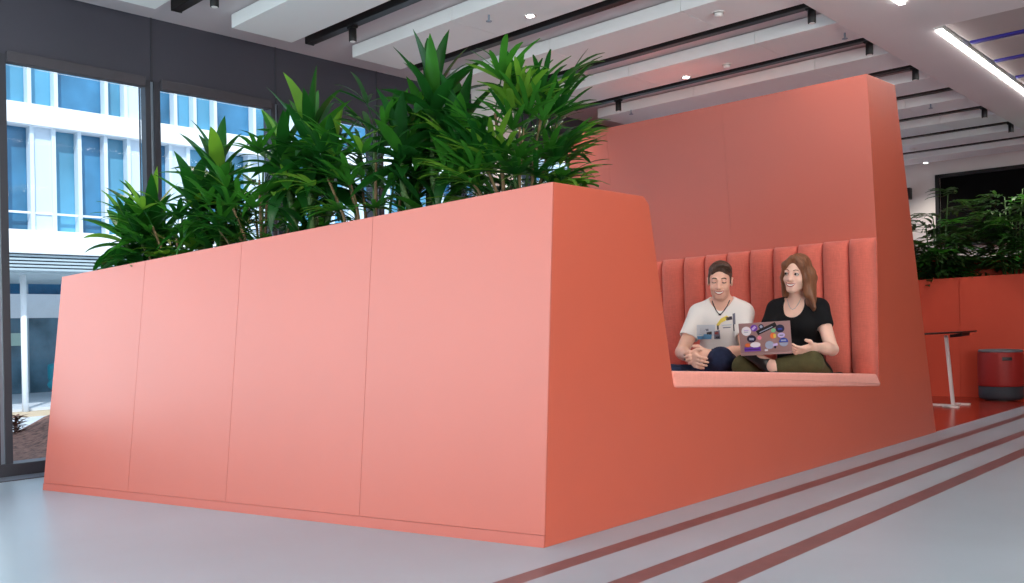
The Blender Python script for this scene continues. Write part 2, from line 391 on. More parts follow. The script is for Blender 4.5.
bm = nb()
sv = [[bm.verts.new(it[0].lerp(it[1], i / 40).lerp(it[3].lerp(it[2], i / 40), j / 8) - Vector((0, 0, .045 + random.uniform(0, .025)))) for j in range(9)] for i in range(41)]
for i in range(40):
    for j in range(8): bm.faces.new((sv[i][j], sv[i + 1][j], sv[i + 1][j + 1], sv[i][j + 1]))
tag(obj('soil', bm, 'soil', booth, True), kind='stuff')
# end face: one flush panel with the seat notch cut out
notch = [(2.787, 1.218), (2.935, .478), (4.985, .35), (4.985, 1.17), (4.89, 2.087)]
poly = [(2.165, .0), (2.2435, 1.22)] + notch + [(5.298, 2.098), (5.875, 0)]
def rounded(pts, r):
    out = []
    n = len(pts)
    for i, p in enumerate(pts):
        p = Vector(p); a = Vector(pts[i - 1]); b = Vector(pts[(i + 1) % n])
        if i not in r: out.append(tuple(p)); continue
        for k in range(6):
            t = k / 5; q0 = p + (a - p).normalized() * r[i] * (1 - t); q1 = p + (b - p).normalized() * r[i] * t
            out.append(tuple(q0 + (q1 - p)))
    return out
pl = rounded(poly, {2: .03, 3: .02})
obj('end_panel', prism(nb(), [(SX - .024, y, z) for y, z in pl], (.024, 0, 0), .0022), 'coral', booth)
# sill wall under the notch (the end panel's thickness) and the padded sill
prof = [(2.90, 0), (2.90, .46), (4.98, .335), (4.98, 0)]
obj('sill_wall', prism(nb(), [(SX - .1, y, z) for y, z in prof], (.076, 0, 0)), 'coral', booth)
sl = (.35 - .478) / (4.985 - 2.935)
def sillz(y): return .478 + (y - 2.935) * sl
bm = nb()
q = [(2.938, sillz(2.938) + .001), (2.922, sillz(2.922) + .066), (4.93, sillz(4.93) + .069), (4.983, sillz(4.983) + .02), (4.983, sillz(4.983) + .001)]
prism(bm, [(SX - .115, y, z) for y, z in q], (.123, 0, 0), .014, 4)
obj('sill_cushion', bm, 'seatfab', booth, True)
# tall wall behind the bench
prof = [(5.085, 0), (4.905, 2.086), (5.297, 2.097), (5.873, 0)]
obj('tall_wall', prism(nb(), [(-4.15, y, z) for y, z in prof], (4.15 + SX - .024, 0, 0)), 'coral', booth)
def wallY(z): return 4.89 + (2.087 - z) * .1036
for a, b in ((-4.15, -3.7806), (-3.7794, -2.8706), (-2.8694, SX)):
    pts = [(a, wallY(1.1), 1.1), (b, wallY(1.1), 1.1), (b, wallY(2.087), 2.0872), (a, wallY(2.087), 2.0872)]
    obj('back_panel', prism(nb(), pts, (0, .0145, 0)), 'coral', booth)
obj('lower_back', prism(nb(), [(-4.15, 5.0, 0), (-4.15, 5.0, 1.1), (-4.15, 5.06, 1.1), (-4.15, 5.06, 0)], (4.15 + SX - .03, 0, 0)), 'coral', booth)
# vertical padded channels
edges = [-3.87, -3.707, -3.545, -3.3823, -3.212, -3.053, -2.893, -2.733, -2.576, -2.4197, -2.2643, -2.1086, -1.962]
for a, b in zip(edges, edges[1:]):
    bm = nb(); w = (b - a) / 2 - .0015; cx = (a + b) / 2; n = 12; rings = []
    zt = 1.186 + (cx + 2.03) * .030
    for z, k in [(.28, 1), (.6, 1), (.9, 1), (zt - .1, 1), (zt - .062, .97), (zt - .036, .87), (zt - .016, .68), (zt - .004, .42), (zt, .1)]:
        ring = [bm.verts.new((cx - w * math.cos(PI * i / n), 5.0 - (z - .28) * .02 - (.07 * math.sin(PI * i / n) ** .62) * k - .002, z)) for i in range(n + 1)]
        ring += [bm.verts.new((cx + w, 5.0, z)), bm.verts.new((cx - w, 5.0, z))]
        rings.append(ring)
    for r0, r1 in zip(rings, rings[1:]):
        m_ = len(r0)
        for i in range(m_): bm.faces.new((r0[i], r0[(i + 1) % m_], r1[(i + 1) % m_], r1[i]))
    bm.faces.new(rings[0][::-1]); bm.faces.new(rings[-1])
    obj('back_pad', bm, 'fabric', booth, True)
# bench inside
obj('bench_base', bx(-4.1, SX - .1, 4.15, 4.99, 0, .2), 'coral', booth)
obj('bench_cushion', bx(-4.1, SX - .11, 4.13, 4.94, .2, .27, bev=.02), 'fabric', booth, True)

# ================================================================== PLANTS
UP = Vector((0, 0, 1))
def add_leaf(bm, base, az, el, length, width, droop, mi=0, fold=.35, n=7, tip=1., roll=0.):
    d = Vector((math.cos(az) * math.cos(el), math.sin(az) * math.cos(el), math.sin(el)))
    p = Vector(base); rows = []; e = el
    for i in range(n + 1):
        t = i / n
        h = Vector((math.cos(az), math.sin(az), 0)); d = h * math.cos(e) + UP * math.sin(e)
        side = Vector((-math.sin(az), math.cos(az), 0)); up = side.cross(d) * -1
        side = side * math.cos(roll) + up * math.sin(roll)
        w = width * .5 * (math.sin(PI * min(1, (t * .93 + .07)) ** .75) ** .8) if tip else width * .5 * min(1, .35 + t * 3) * (1 if t < .8 else max(.25, (1 - t) * 4 + .1))
        w = max(w, .0006)
        rows.append((bm.verts.new(p - side * w + up * w * fold), bm.verts.new(p), bm.verts.new(p + side * w + up * w * fold)))
        p = p + d * (length / n); e -= droop / n * (.4 + 1.2 * t)
    for a, b in zip(rows, rows[1:]):
        for k in (0, 1):
            f = bm.faces.new((a[k], a[k + 1], b[k + 1], b[k])); f.material_index = mi; f.smooth = True
LM = ['leafd', 'leafm', 'leafl', 'leafy']
def pick(w): return random.choices(range(4), w)[0]

def finish_leaves(bm, parent, mats):
    me = bpy.data.meshes.new('foliage'); bm.to_mesh(me); bm.free()
    for x in mats: me.materials.append(M[x])
    o = bpy.data.objects.new('foliage', me); COL.objects.link(o); o.parent = parent
    o.matrix_parent_inverse = Matrix.Translation(-parent.location)
    return o

def dracaena(base, top, rad, label, seed, heads=3, low=True):
    random.seed(seed); base = Vector(base)
    e = empty('broad_leaf_plant', base, label, 'plant', 'broad-leaved plants in the planter')
    bm = nb(); H = top - base.z
    tops = []
    for k in range(heads):
        a = k * 2.2 + random.uniform(-.4, .4)
        r0 = .045; r1 = rad * (.12 if k == 0 else .42)
        hz = (H - .26) * (1 if k == 0 else random.uniform(.62, .86))
        p0 = base + Vector((math.cos(a) * r0, math.sin(a) * r0, -.03)); p1 = base + Vector((math.cos(a) * r1, math.sin(a) * r1, max(.1, hz)))
        pm = p0.lerp(p1, .5) + Vector((random.uniform(-.02, .02), random.uniform(-.02, .02), 0))
        obj('stem', tube(nb(), [p0, pm, p1], [.016, .014, .012], 8), 'cane', e, True)
        tops.append((pm, p1, k))
    for pm, p1, k in tops:
        n = 30 if k == 0 else 24
        for i in range(n):
            t = i / (n - 1); az = i * 2.4 + random.uniform(-.25, .25)
            el = 1.35 - 1.95 * t + random.uniform(-.12, .12)
            b = p1 + (pm - p1) * (.55 * t) + Vector((0, 0, .02 * (1 - t)))
            L = min(.27, rad * 1.05) * random.uniform(.85, 1.15) * (1 if k == 0 else .92)
            add_leaf(bm, b, az, el, L, random.uniform(.050, .074), random.uniform(.4, 1.2) * (.5 + .7 * t), pick((9, 3.5, .6, .12)), roll=random.uniform(-.5, .5))
    if low:
        for i in range(16):
            az = random.uniform(0, 2 * PI)
            b = base + Vector((math.cos(az) * .06, math.sin(az) * .06, random.uniform(.0, .14)))
            add_leaf(bm, b, az, random.uniform(.15, 1.2), random.uniform(.13, .22), random.uniform(.03, .045), random.uniform(.4, 1.1), pick((8, 3, .4, 0)))
    finish_leaves(bm, e, LM); return e

def lady_palm(base, top, rad, label, seed, canes=9, name='lady_palm', group='lady palms in the planter', mats=LM, wts=(5, 6, 2.2, .02), per=5, minz=.03):
    random.seed(seed); base = Vector(base)
    e = empty(name, base, label, 'plant', group)
    bm = nb(); H = top - base.z; cb = nb()
    for k in range(canes):
        a = k * 2.4; r = .02 + .09 * math.sqrt(k / canes)
        p0 = base + Vector((math.cos(a) * r, math.sin(a) * r, -.03))
        hz = (H - .16) * (1 if k == 0 else random.uniform(.3, .92))
        lean = rad * .32
        p1 = base + Vector((math.cos(a) * (r + lean * (k > 0)), math.sin(a) * (r + lean * (k > 0)), hz))
        pm = p0.lerp(p1, .5) + Vector((math.cos(a), math.sin(a), 0)) * -.015
        if k < 9: obj('stem', tube(nb(), [p0, pm, p1], [.0075, .0065, .005], 6), 'canew' if k % 3 else 'cane', e, True)
        else: tube(cb, [p0, pm, p1], [.0075, .0065, .005], 6)
        for j in range(per):
            t = 1 - j / per * .85
            c = p0.lerp(pm, t * 2) if t < .5 else pm.lerp(p1, t * 2 - 1)
            if c.z < base.z + minz: continue
            az = random.uniform(0, 2 * PI) if k == 0 else a + random.uniform(-1.5, 1.5)
            el = 1.1 - .75 * (j / per) + random.uniform(-.25, .25)
            pl_ = random.uniform(.07, .13)
            d = Vector((math.cos(az) * math.cos(el), math.sin(az) * math.cos(el), math.sin(el)))
            f0 = c + d * pl_
            tube(bm, [c, c + d * pl_ * .5 + Vector((0, 0, .004)), f0], .0022, 4, False)
            nl = random.choice((6, 7, 8)); mi = pick(wts)
            for q_ in range(nl):
                s = (q_ / (nl - 1) - .5) * 2
                add_leaf(bm, f0, az + s * 1.25, el * (1 - .55 * abs(s)) - .1 + random.uniform(-.1, .1), rad * .72 * random.uniform(.8, 1.1) * (1 - .22 * abs(s)), random.uniform(.017, .026), random.uniform(.3, 1.05), mi if random.random() < .8 else pick(wts), fold=.25, n=6, tip=0)
    if len(cb.verts): obj('stem', cb, 'canew', e, True)
    else: cb.free()
    finish_leaves(bm, e, mats); return e

dracaena((-4.20, 1.84, .97), 1.50, .24, 'broad-leaved dark green plant at the far left end of the planter', 11, 3)
lady_palm((-4.01, 1.91, .99), 1.49, .25, 'lady palm with thin fingered leaves, leftmost of its kind in the planter', 21, 9)
dracaena((-3.77, 1.98, 1.02), 1.70, .25, 'broad-leaved plant with upright leaves against the second window, second from the left', 31, 3)
lady_palm((-3.52, 2.05, 1.04), 1.60, .27, 'lady palm in front of the second window bay, second of its kind from the left', 41, 10)
dracaena((-3.26, 2.13, 1.06), 1.80, .27, 'tall broad-leaved plant before the dark mullions, in the middle of the planter', 51, 4)
lady_palm((-2.93, 2.22, 1.09), 1.72, .27, 'lady palm with visible canes, between the two tallest broad-leaved plants', 61, 10)
dracaena((-2.66, 2.30, 1.12), 1.89, .29, 'tallest broad-leaved plant in the planter, left of the big lady palm', 71, 4)
lady_palm((-2.32, 2.42, 1.15), 1.75, .30, 'big bushy lady palm at the right end of the planter', 81, 15, per=7)
def pothos(base, label, seed, n=26, r=.1, s=.055):
    random.seed(seed); base = Vector(base)
    e = empty('trailing_plant', base, label, 'plant', 'low trailing plants in the planter'); bm = nb()
    for i in range(n):
        az = random.uniform(0, 2 * PI); rr = r * math.sqrt(random.random())
        b = base + Vector((math.cos(az) * rr, math.sin(az) * rr, random.uniform(.02, .11)))
        tube(bm, [base + Vector((math.cos(az) * rr * .4, math.sin(az) * rr * .4, 0)), b], .0018, 4, False)
        add_leaf(bm, b, az + random.uniform(-.6, .6), random.uniform(-.3, .7), s * random.uniform(1, 1.7), s * random.uniform(.9, 1.2), random.uniform(.4, 1.2), pick((1, 5, 4, 0)), n=6)
    finish_leaves(bm, e, LM); return e
pothos((-2.10, 2.46, 1.175), 'low bright green trailing plant at the right corner of the planter', 5, 34, .075, .048)
pothos((-3.98, 1.83, .985), 'low bright green trailing plant under the leftmost lady palm', 6, 24, .09)
pothos((-4.28, 1.76, .965), 'low trailing plant at the left end of the planter under the broad leaves', 8, 20, .1)

# ================================================================== RIGHT BACKGROUND
low = empty('planter_wall', (-2.2, 8.8, 0), 'low coral planter wall in the background at the right', 'planter')
B0 = Vector((-3.7, 8.55 - 1.2 * .28, 0)); B1 = Vector((1.2, 8.55 + 3.7 * .28, 0)); nl = Vector((.28, -1, 0)).normalized()
def lowtop(p, z): return p - nl * (.07 * z) + UP * z
z0_, z1_ = 1.045, 1.19
Q = [B0, B1, lowtop(B1, z1_), lowtop(B0, z0_)]
def lerp2(u): return B0.lerp(B1, u), lowtop(B0, z0_).lerp(lowtop(B1, z1_), u)
for u0, u1 in ((0, .2195), (.2203, .45), (.4508, .72), (.7208, 1)):
    a, b = lerp2(u0); c, d = lerp2(u1)
    obj('front_panel', prism(nb(), [a, c, d, b], -nl * .014), 'matte', low)
bm = nb(); P = [p - nl * .0145 for p in Q]
fo = [P[1], P[2], P[3], P[0]]
_N = NIN; NIN = -nl
it2 = planter_shell(bm, fo, .5, trough=.2); NIN = _N
obj('planter_box', bm, 'matte', low)
bm = nb(); bm.faces.new([bm.verts.new(p - Vector((0, 0, .05))) for p in it2]); tag(obj('soil', bm, 'soil', low), kind='stuff')
bk = [p - nl * .55 for p in (lowtop(B0, 0), lowtop(B1, 0))]
obj('back_panel', prism(nb(), [bk[0], bk[1], bk[1] + UP * 1.3, bk[0] + UP * 1.26], -nl * .3), 'matte', low)
def bamboo_palm(base, top, rad, label, seed):
    random.seed(seed); base = Vector(base); H = top - base.z
    e = empty('bamboo_palm', base, label, 'plant', 'bushy palms in the background'); bm = nb()
    for k in range(11):
        a = k * 2.4; r = .02 + .08 * math.sqrt(k / 11)
        p0 = base + Vector((math.cos(a) * r, math.sin(a) * r, -.03)); hz = (H - .1) * (1 if k == 0 else random.uniform(.35, .95))
        p1 = base + Vector((math.cos(a) * (r + rad * .25), math.sin(a) * (r + rad * .25), hz))
        obj('stem', tube(nb(), [p0, p1], [.008, .005], 6), 'cane', e, True)
        for j in range(8):
            c = p0.lerp(p1, 1 - j / 8 * .92); az = a + random.uniform(-1.8, 1.8); el = random.uniform(.3, 1.0)
            L = rad * random.uniform(.6, .95); pts = []; p = c.copy(); ee = el
            for q_ in range(7):
                pts.append(p.copy()); p = p + (Vector((math.cos(az), math.sin(az), 0)) * math.cos(ee) + UP * math.sin(ee)) * (L / 6); ee -= .28
            tube(bm, pts, .002, 4, False)
            mi = 0 if random.random() < .8 else 1
            for q_ in range(1, 7):
                for sgn in (-1, 1):
                    add_leaf(bm, pts[q_], az + sgn * .85, .1 + random.uniform(-.2, .2), (.17 * random.uniform(.8, 1.15)), .032, .9, mi, n=4, tip=0)
    finish_leaves(bm, e, ['leafs', 'leafm'])
def on_low(x, inset, z): 
    y = 8.55 + .28 * (x + 2.5); return Vector((x, y, z)) - nl * inset
bamboo_palm(on_low(-2.78, .34, 1.02), 1.98, .25, 'bushy dark palm behind the low coral wall, left one', 91)
bamboo_palm(on_low(-2.20, .36, 1.04), 1.97, .27, 'bushy dark palm behind the low coral wall, cut by the right edge', 92)
def undergrowth(p, label, seed):
    random.seed(seed); e = empty('fern', p, label, 'plant', 'low ferns in the background planter'); bm = nb(); p = Vector(p)
    for i in range(26):
        az = random.uniform(0, 2 * PI)
        add_leaf(bm, p + Vector((random.uniform(-.1, .1), random.uniform(-.08, .08), 0)), az, random.uniform(.3, 1.3), random.uniform(.1, .18), .024, 1.2, random.choice((0, 0, 1)), n=5)
    finish_leaves(bm, e, ['leafs', 'leafm'])
undergrowth(on_low(-2.53, .28, 1.03), 'low fern between the two bushy palms behind the low coral wall, left one', 93)
undergrowth(on_low(-2.37, .3, 1.03), 'low fern behind the low coral wall just left of the right-hand palm', 94)
undergrowth(on_low(-2.93, .3, 1.0), 'low fern at the left end of the low coral wall beside the tall wall', 95)

# laptop side table
tb = empty('side_table', (-2.42, 7.6, 0), 'slim side table with dark top on a slanted white leg', 'table')
obj('tabletop', prism(nb(), [(-2.78, 7.42, .572), (-2.265, 7.42, .596), (-2.265, 7.78, .596), (-2.78, 7.78, .572)], (0, 0, .014), .003), 'tabtop', tb)
obj('tilt_bracket', prism(nb(), [(-2.385, 7.5, .559), (-2.295, 7.5, .571), (-2.295, 7.7, .571), (-2.385, 7.7, .559)], (0, 0, .024), .004), 'black', tb)
bm = nb(); prism(bm, [(-2.412, 7.585, .012), (-2.388, 7.585, .012), (-2.388, 7.615, .012), (-2.412, 7.615, .012)], (-.045, 0, .562), .004)
obj('leg', bm, 'tabw', tb)
bm = nb(); box(bm, -2.44, -2.32, 7.46, 7.5, 0, .014, .004); box(bm, -2.74, -2.38, 7.58, 7.62, 0, .014, .004); box(bm, -2.43, -2.38, 7.46, 7.78, 0, .0141, .004); box(bm, -2.44, -2.32, 7.74, 7.78, 0, .014, .004)
obj('foot_frame', bm, 'tabw', tb)
# stool
st = empty('stool', (-2.25, 8.35, 0), 'round red upholstered stool with charcoal base and grey top', 'stool')
c = (-2.25, 8.35, 0); Rr = .176
obj('body', lathe(nb(), [(Rr * .985, .125), (Rr, .14), (Rr * 1.0, .28), (Rr * .985, .40), (Rr * .96, .415)], c, 48), 'stoolred', st, True)
obj('base', lathe(nb(), [(Rr * .86, .012), (Rr * .95, .02), (Rr * .97, .04), (Rr * .975, .127), (Rr * .95, .128)], c, 48), 'stooldark', st, True)
obj('glide', lathe(nb(), [(Rr * .7, 0), (Rr * .7, .013)], c, 32), 'black', st)
obj('seat_top', lathe(nb(), [(Rr * .95, .412), (Rr * .97, .422), (Rr * .93, .434), (Rr * .5, .438), (.01, .439)], c, 48), 'stooltop', st, True)
ang = -1.02
bm = nb(); prv = None
for i in range(9):
    a = ang + (i / 8 - .5) * .42
    ring = [bm.verts.new((c[0] + r_ * math.cos(a), c[1] + r_ * math.sin(a), z)) for r_, z in ((Rr * .97, .345), (Rr * 1.035, .35), (Rr * 1.03, .372), (Rr * .97, .377))]
    if prv:
        for k in range(4): bm.faces.new((prv[k], prv[(k + 1) % 4], ring[(k + 1) % 4], ring[k]))
    else: bm.faces.new(ring)
    prv = ring
bm.faces.new(prv[::-1])
obj('handle', bm, 'black', st)
ws = empty('wall_speaker', (-3.92, 10.9, 2.1), 'small black speaker high on the white rear wall', 'speaker')
obj('cabinet', bx(-3.95, -3.885, 10.9, 10.985, 2.13, 2.27, bev=.008), 'black', ws); obj('mount', bx(-3.93, -3.905, 10.98, 11.0, 2.18, 2.22), 'black', ws)

# ================================================================== OUTSIDE
struct('ground_outside', bx(-40, -5.17, -20, 45, -.56, -.45), 'xground')
bm = nb(); nx, ny = 26, 90; g = []
for i in range(nx + 1):
    row = []
    for j in range(ny + 1):
        x = -5.18 - 3.9 * i / nx; y = -6 + 12 * j / ny
        z = -.07 - .40 * max(0, i / nx * 2 - 1.15) ** 1.2 + .20 * math.exp(-((x + 7.2) / .7) ** 2 - ((y - 2.62) / .42) ** 2) + random.uniform(-.018, .018)
        row.append(bm.verts.new((x, y, max(z, -.5) if i < nx else -.5)))
    g.append(row)
for i in range(nx):
    for j in range(ny): bm.faces.new((g[i][j], g[i + 1][j], g[i + 1][j + 1], g[i][j + 1]))
tag(obj('bark_mulch', bm, 'mulch', None, True), 'bed of brown bark mulch outside the window', 'mulch', kind='stuff')
random.seed(4)
sh = empty('dry_shrub', (-7.3, 2.16, -.1), 'small brown dry shrub standing on the mulch bed outside', 'shrub'); bm = nb()
for i in range(90):
    az = random.uniform(0, 2 * PI); z = random.uniform(0, .26); 
    add_leaf(bm, Vector((-7.3, 2.16, -.08 + z * .75)), az, random.uniform(-.2, .5), random.uniform(.07, .13), .022, .5, 0, n=4)
obj('stem', tube(nb(), [(-7.3, 2.16, -.12), (-7.3, 2.16, .1)], [.02, .008]), 'twig', sh); finish_leaves(bm, sh, ['twig'])
struct('kerb', bx(-13.6, -13.45, -10, 40, -.45, -.38), 'xkerb')

bd = empty('office_building', (-13, 8, -.45), 'white banded office building with blue glazing across the street', 'building')
FX = -13.0
def zz(z14): return .75 + (z14 - .75) * 13.0 / 14.0
def yy(y14): return y14 * 13.0 / 14.0
Y0, Y1 = -6, 34
for z0, z1 in ((zz(1.88), zz(2.22)), (zz(3.75), zz(4.06)), (zz(5.7), zz(6.0)), (zz(7.5), zz(7.85))):
    obj('facade_band', bx(FX - .5, FX + .12, Y0, Y1, z0, z1, bev=.01), 'xwhite', bd)
bm = nb()
for k in range(5): box(bm, FX - .3, FX + .06, Y0, Y1, zz(1.635) + k * .046, zz(1.635) + k * .046 + .028)
obj('louvre', bm, 'xgrey', bd)
obj('soffit', bx(-16, FX - .1, Y0, Y1, zz(1.60), zz(1.635)), 'xgrey', bd)
for fl, (z0, z1) in enumerate(((zz(2.22), zz(3.75)), (zz(4.06), zz(5.7)), (zz(6.0), zz(7.5)))):
    y = Y0; k = 0
    pat = [('g', .33), ('p', .28), ('g', .34), ('g', .36), ('g', .33), ('p', .3)] if fl == 0 else [('g', .31), ('g', .34), ('g', .68), ('g', .28), ('p', .45), ('g', .3)]
    y = yy(4.06) - (sum(w for _, w in pat)) * 4
    while y < Y1:
        t, w = pat[k % len(pat)]
        obj('window_pane' if t == 'g' else 'spandrel_panel', bx(FX - .16 if t == 'g' else FX - .1, FX - .13 if t == 'g' else FX - .02, y, y + w, z0, z1), ('xglass' if (k * 7 + fl) % 3 else 'xglassd') if t == 'g' else 'xpanel', bd)
        if y < 16: obj('mullion', bx(FX - .12, FX + .03, y - .025, y + .025, z0, z1), 'xmull', bd)
        y += w; k += 1
bm = nb(); box(bm, FX - .02, FX, Y0, Y1, zz(2.47), zz(2.50)); obj('guard_rail', bm, 'xwhite', bd)
obj('roof', bx(-24, FX + .15, Y0, Y1, zz(7.85), zz(7.95)), 'xwhite', bd)
# recessed ground floor and inner court
obj('rear_band', bx(-17.2, -16.8, Y0, Y1, .98, 1.4), 'xwhite', bd)
obj('upper_glazing', bx(-17.3, -17.15, Y0, Y1, 1.4, 1.75), 'xglassd', bd)
obj('storefront', bx(-17.0, -16.9, Y0, Y1, -.45, .98), 'xstore', bd)
bm = nb()
for k in range(60): box(bm, -16.9, -16.84, Y0 + k * .62, Y0 + k * .62 + .06, -.45, 1.75)
obj('storefront_frame', bm, 'xgrey', bd)
bm = nb()
for k in range(60):
    if k % 3: box(bm, -16.88, -16.86, Y0 + k * .62 + .1, Y0 + k * .62 + .56, .5, .72)
obj('ceiling_lights', bm, 'xinner', bd)
for y in (4.12, 8.12, 12.12): obj('column', tube(nb(), [(-13.5, y, -.45), (-13.5, y, zz(1.62))], .04, 20), 'xwhite', bd, True)
obj('platform', bx(-20, -13.6, Y0, Y1, -.45, -.34), 'xground', bd)
so = empty('lounge_sofa', (-15.6, 5.6, -.34), 'rounded teal sofa inside the building across the street', 'sofa')
bm = nb(); bmesh.ops.create_uvsphere(bm, u_segments=24, v_segments=12, radius=1)
for v in bm.verts: v.co = Vector((-15.6 + v.co.x * .35, 5.75 + v.co.y * .65, -.14 + max(v.co.z, -.9) * .2))
obj('seat', bm, 'xteal', so, True)
obj('backrest', bx(-15.95, -15.75, 5.2, 6.3, -.1, .2, bev=.06), 'xteal', so, True)

# ================================================================== PEOPLE (one blended surface per body)
class SDF:
    def __init__(s, lo, hi, h):
        s.lo = np.array(lo, float); s.h = h; s.n = np.ceil((np.array(hi) - s.lo) / h).astype(int) + 1
        s.D = np.full(s.n, 9.0, np.float32)
    def _sub(s, lo, hi):
        a = np.clip(np.floor((lo - s.lo) / s.h).astype(int), 0, s.n - 1); b = np.clip(np.ceil((hi - s.lo) / s.h).astype(int) + 1, 1, s.n)
        b = np.maximum(b, a + 1)
        ax = [s.lo[i] + s.h * np.arange(a[i], b[i]) for i in range(3)]
        P = np.stack(np.meshgrid(*ax, indexing='ij'), -1)
        return tuple(slice(a[i], b[i]) for i in range(3)), P
    def _mix(s, sl, d, k, op):
        o = s.D[sl]
        if op == 'sub':
            d = -d; k = max(k, 1e-5); h = np.maximum(k - np.abs(o - d), 0) / k
            s.D[sl] = np.maximum(o, d) + h * h * k * .25
        elif op == 'and':
            s.D[sl] = np.maximum(o, d)
        else:
            k = max(k, 1e-5); h = np.maximum(k - np.abs(o - d), 0) / k
            s.D[sl] = np.minimum(o, d) - h * h * k * .25
    def cap(s, a, b, ra, rb=None, k=.02, op='add'):
        a = np.array(a, float); b = np.array(b, float); rb = ra if rb is None else rb
        m = max(ra, rb) + k + 4 * s.h
        sl, P = s._sub(np.minimum(a, b) - m, np.maximum(a, b) + m)
        ab = b - a; L = max(ab @ ab, 1e-9); t = np.clip(((P - a) @ ab) / L, 0, 1)
        d = np.linalg.norm(P - a - t[..., None] * ab, axis=-1) - (ra + (rb - ra) * t)
        s._mix(sl, d.astype(np.float32), k, op)
    def ell(s, c, r, R=None, k=.02, op='add'):
        c = np.array(c, float); r = np.array(r, float); m = r.max() + k + 4 * s.h
        sl, P = s._sub(c - m, c + m); q = P - c
        if R is not None: q = q @ np.array(R)      # columns of R are the local axes
        k0 = np.linalg.norm(q / r, axis=-1); k1 = np.linalg.norm(q / (r * r), axis=-1)
        d = k0 * (k0 - 1) / np.maximum(k1, 1e-9)
        s._mix(sl, d.astype(np.float32), k, op)
    def plane(s, p, n):
        """keep only the side n points away from"""
        ax = [s.lo[i] + s.h * np.arange(s.n[i]) for i in range(3)]
        n = np.array(n, float); n /= np.linalg.norm(n); p = np.array(p, float)
        d = (ax[0][:, None, None] - p[0]) * n[0] + (ax[1][None, :, None] - p[1]) * n[1] + (ax[2][None, None, :] - p[2]) * n[2]
        s.D = np.maximum(s.D, d.astype(np.float32))
    def mesh(s):
        D = s.D.copy(); D[0], D[-1], D[:, 0], D[:, -1], D[:, :, 0], D[:, :, -1] = (1,) * 6
        ins = D < 0; n = np.array(D.shape)
        corners = [(i, j, k) for i in (0, 1) for j in (0, 1) for k in (0, 1)]
        cnt = sum(ins[i:n[0] - 1 + i, j:n[1] - 1 + j, k:n[2] - 1 + k].astype(np.int8) for i, j, k in corners)
        cells = np.argwhere((cnt > 0) & (cnt < 8)); idx = -np.ones(n - 1, int); idx[tuple(cells.T)] = np.arange(len(cells))
        acc = np.zeros((len(cells), 3)); num = np.zeros(len(cells))
        for a in corners:
            for ax in range(3):
                if a[ax]: continue
                b = list(a); b[ax] = 1
                va = D[tuple((cells + a).T)]; vb = D[tuple((cells + b).T)]
                m = (va < 0) != (vb < 0); t = np.where(m, va / np.where(m, va - vb, 1), 0)
                p = np.array(a, float)[None] + 0; p = np.repeat(p, len(cells), 0); p[:, ax] += t
                acc[m] += p[m]; num[m] += 1
        V = s.lo + (cells + acc / num[:, None]) * s.h
        F = []
        for ax in range(3):
            u, v = (ax + 1) % 3, (ax + 2) % 3
            sa = [slice(None)] * 3; sb = [slice(None)] * 3; sa[ax] = slice(0, -1); sb[ax] = slice(1, None)
            e = np.argwhere(ins[tuple(sa)] != ins[tuple(sb)])
            e = e[(e[:, u] > 0) & (e[:, v] > 0)]
            inside = ins[tuple(e.T)]
            du = np.zeros(3, int); du[u] = 1; dv = np.zeros(3, int); dv[v] = 1
            q = np.stack([idx[tuple((e - du - dv).T)], idx[tuple((e - dv).T)], idx[tuple(e.T)], idx[tuple((e - du).T)]], 1)
            q[~inside] = q[~inside][:, ::-1]
            F.append(q)
        F = np.concatenate(F); F = F[(F >= 0).all(1)]
        return V, F

def sdf_obj(name, s, m, parent, it=2, matfn=None):
    V, F = s.mesh()
    # light smoothing
    for _ in range(it):
        acc = np.zeros_like(V); cn = np.zeros(len(V))
        for a, b in ((0, 1), (1, 2), (2, 3), (3, 0)):
            np.add.at(acc, F[:, a], V[F[:, b]]); np.add.at(acc, F[:, b], V[F[:, a]]); np.add.at(cn, F[:, a], 1); np.add.at(cn, F[:, b], 1)
        V = V * .5 + acc / np.maximum(cn, 1)[:, None] * .5
    me = bpy.data.meshes.new(name); me.from_pydata(V.tolist(), [], F.tolist())
    for x in (m if isinstance(m, (list, tuple)) else [m]): me.materials.append(M[x])
    if matfn is not None:
        C = V[F].mean(1); me.polygons.foreach_set('material_index', matfn(C).astype(np.int32))
    me.polygons.foreach_set('use_smooth', [True] * len(F)); me.update()
    o = bpy.data.objects.new(name, me); COL.objects.link(o); o.parent = parent; o.matrix_parent_inverse = Matrix.Translation(-parent.location)
    return o, BVHTree.FromPolygons(V.tolist(), F.tolist())

class Frame:
    """x = the person's right, y = forward, z = up"""
    def __init__(s, o, a, pitch=0, roll=0):
        a = math.radians(a); f = Vector((math.sin(a), -math.cos(a), 0)); r = Vector((f.y, -f.x, 0)); u = Vector((0, 0, 1))
        p = math.radians(pitch); f, u = f * math.cos(p) - u * math.sin(p), u * math.cos(p) + f * math.sin(p)
        q = math.radians(roll); r, u = r * math.cos(q) - u * math.sin(q), u * math.cos(q) + r * math.sin(q)
        s.o = Vector(o); s.r, s.f, s.u = r, f, u; s.R = np.array([list(r), list(f), list(u)]).T
        s.sc = 1.
    def __call__(s, x, y, z): return s.o + (s.r * x + s.f * y + s.u * z) * s.sc

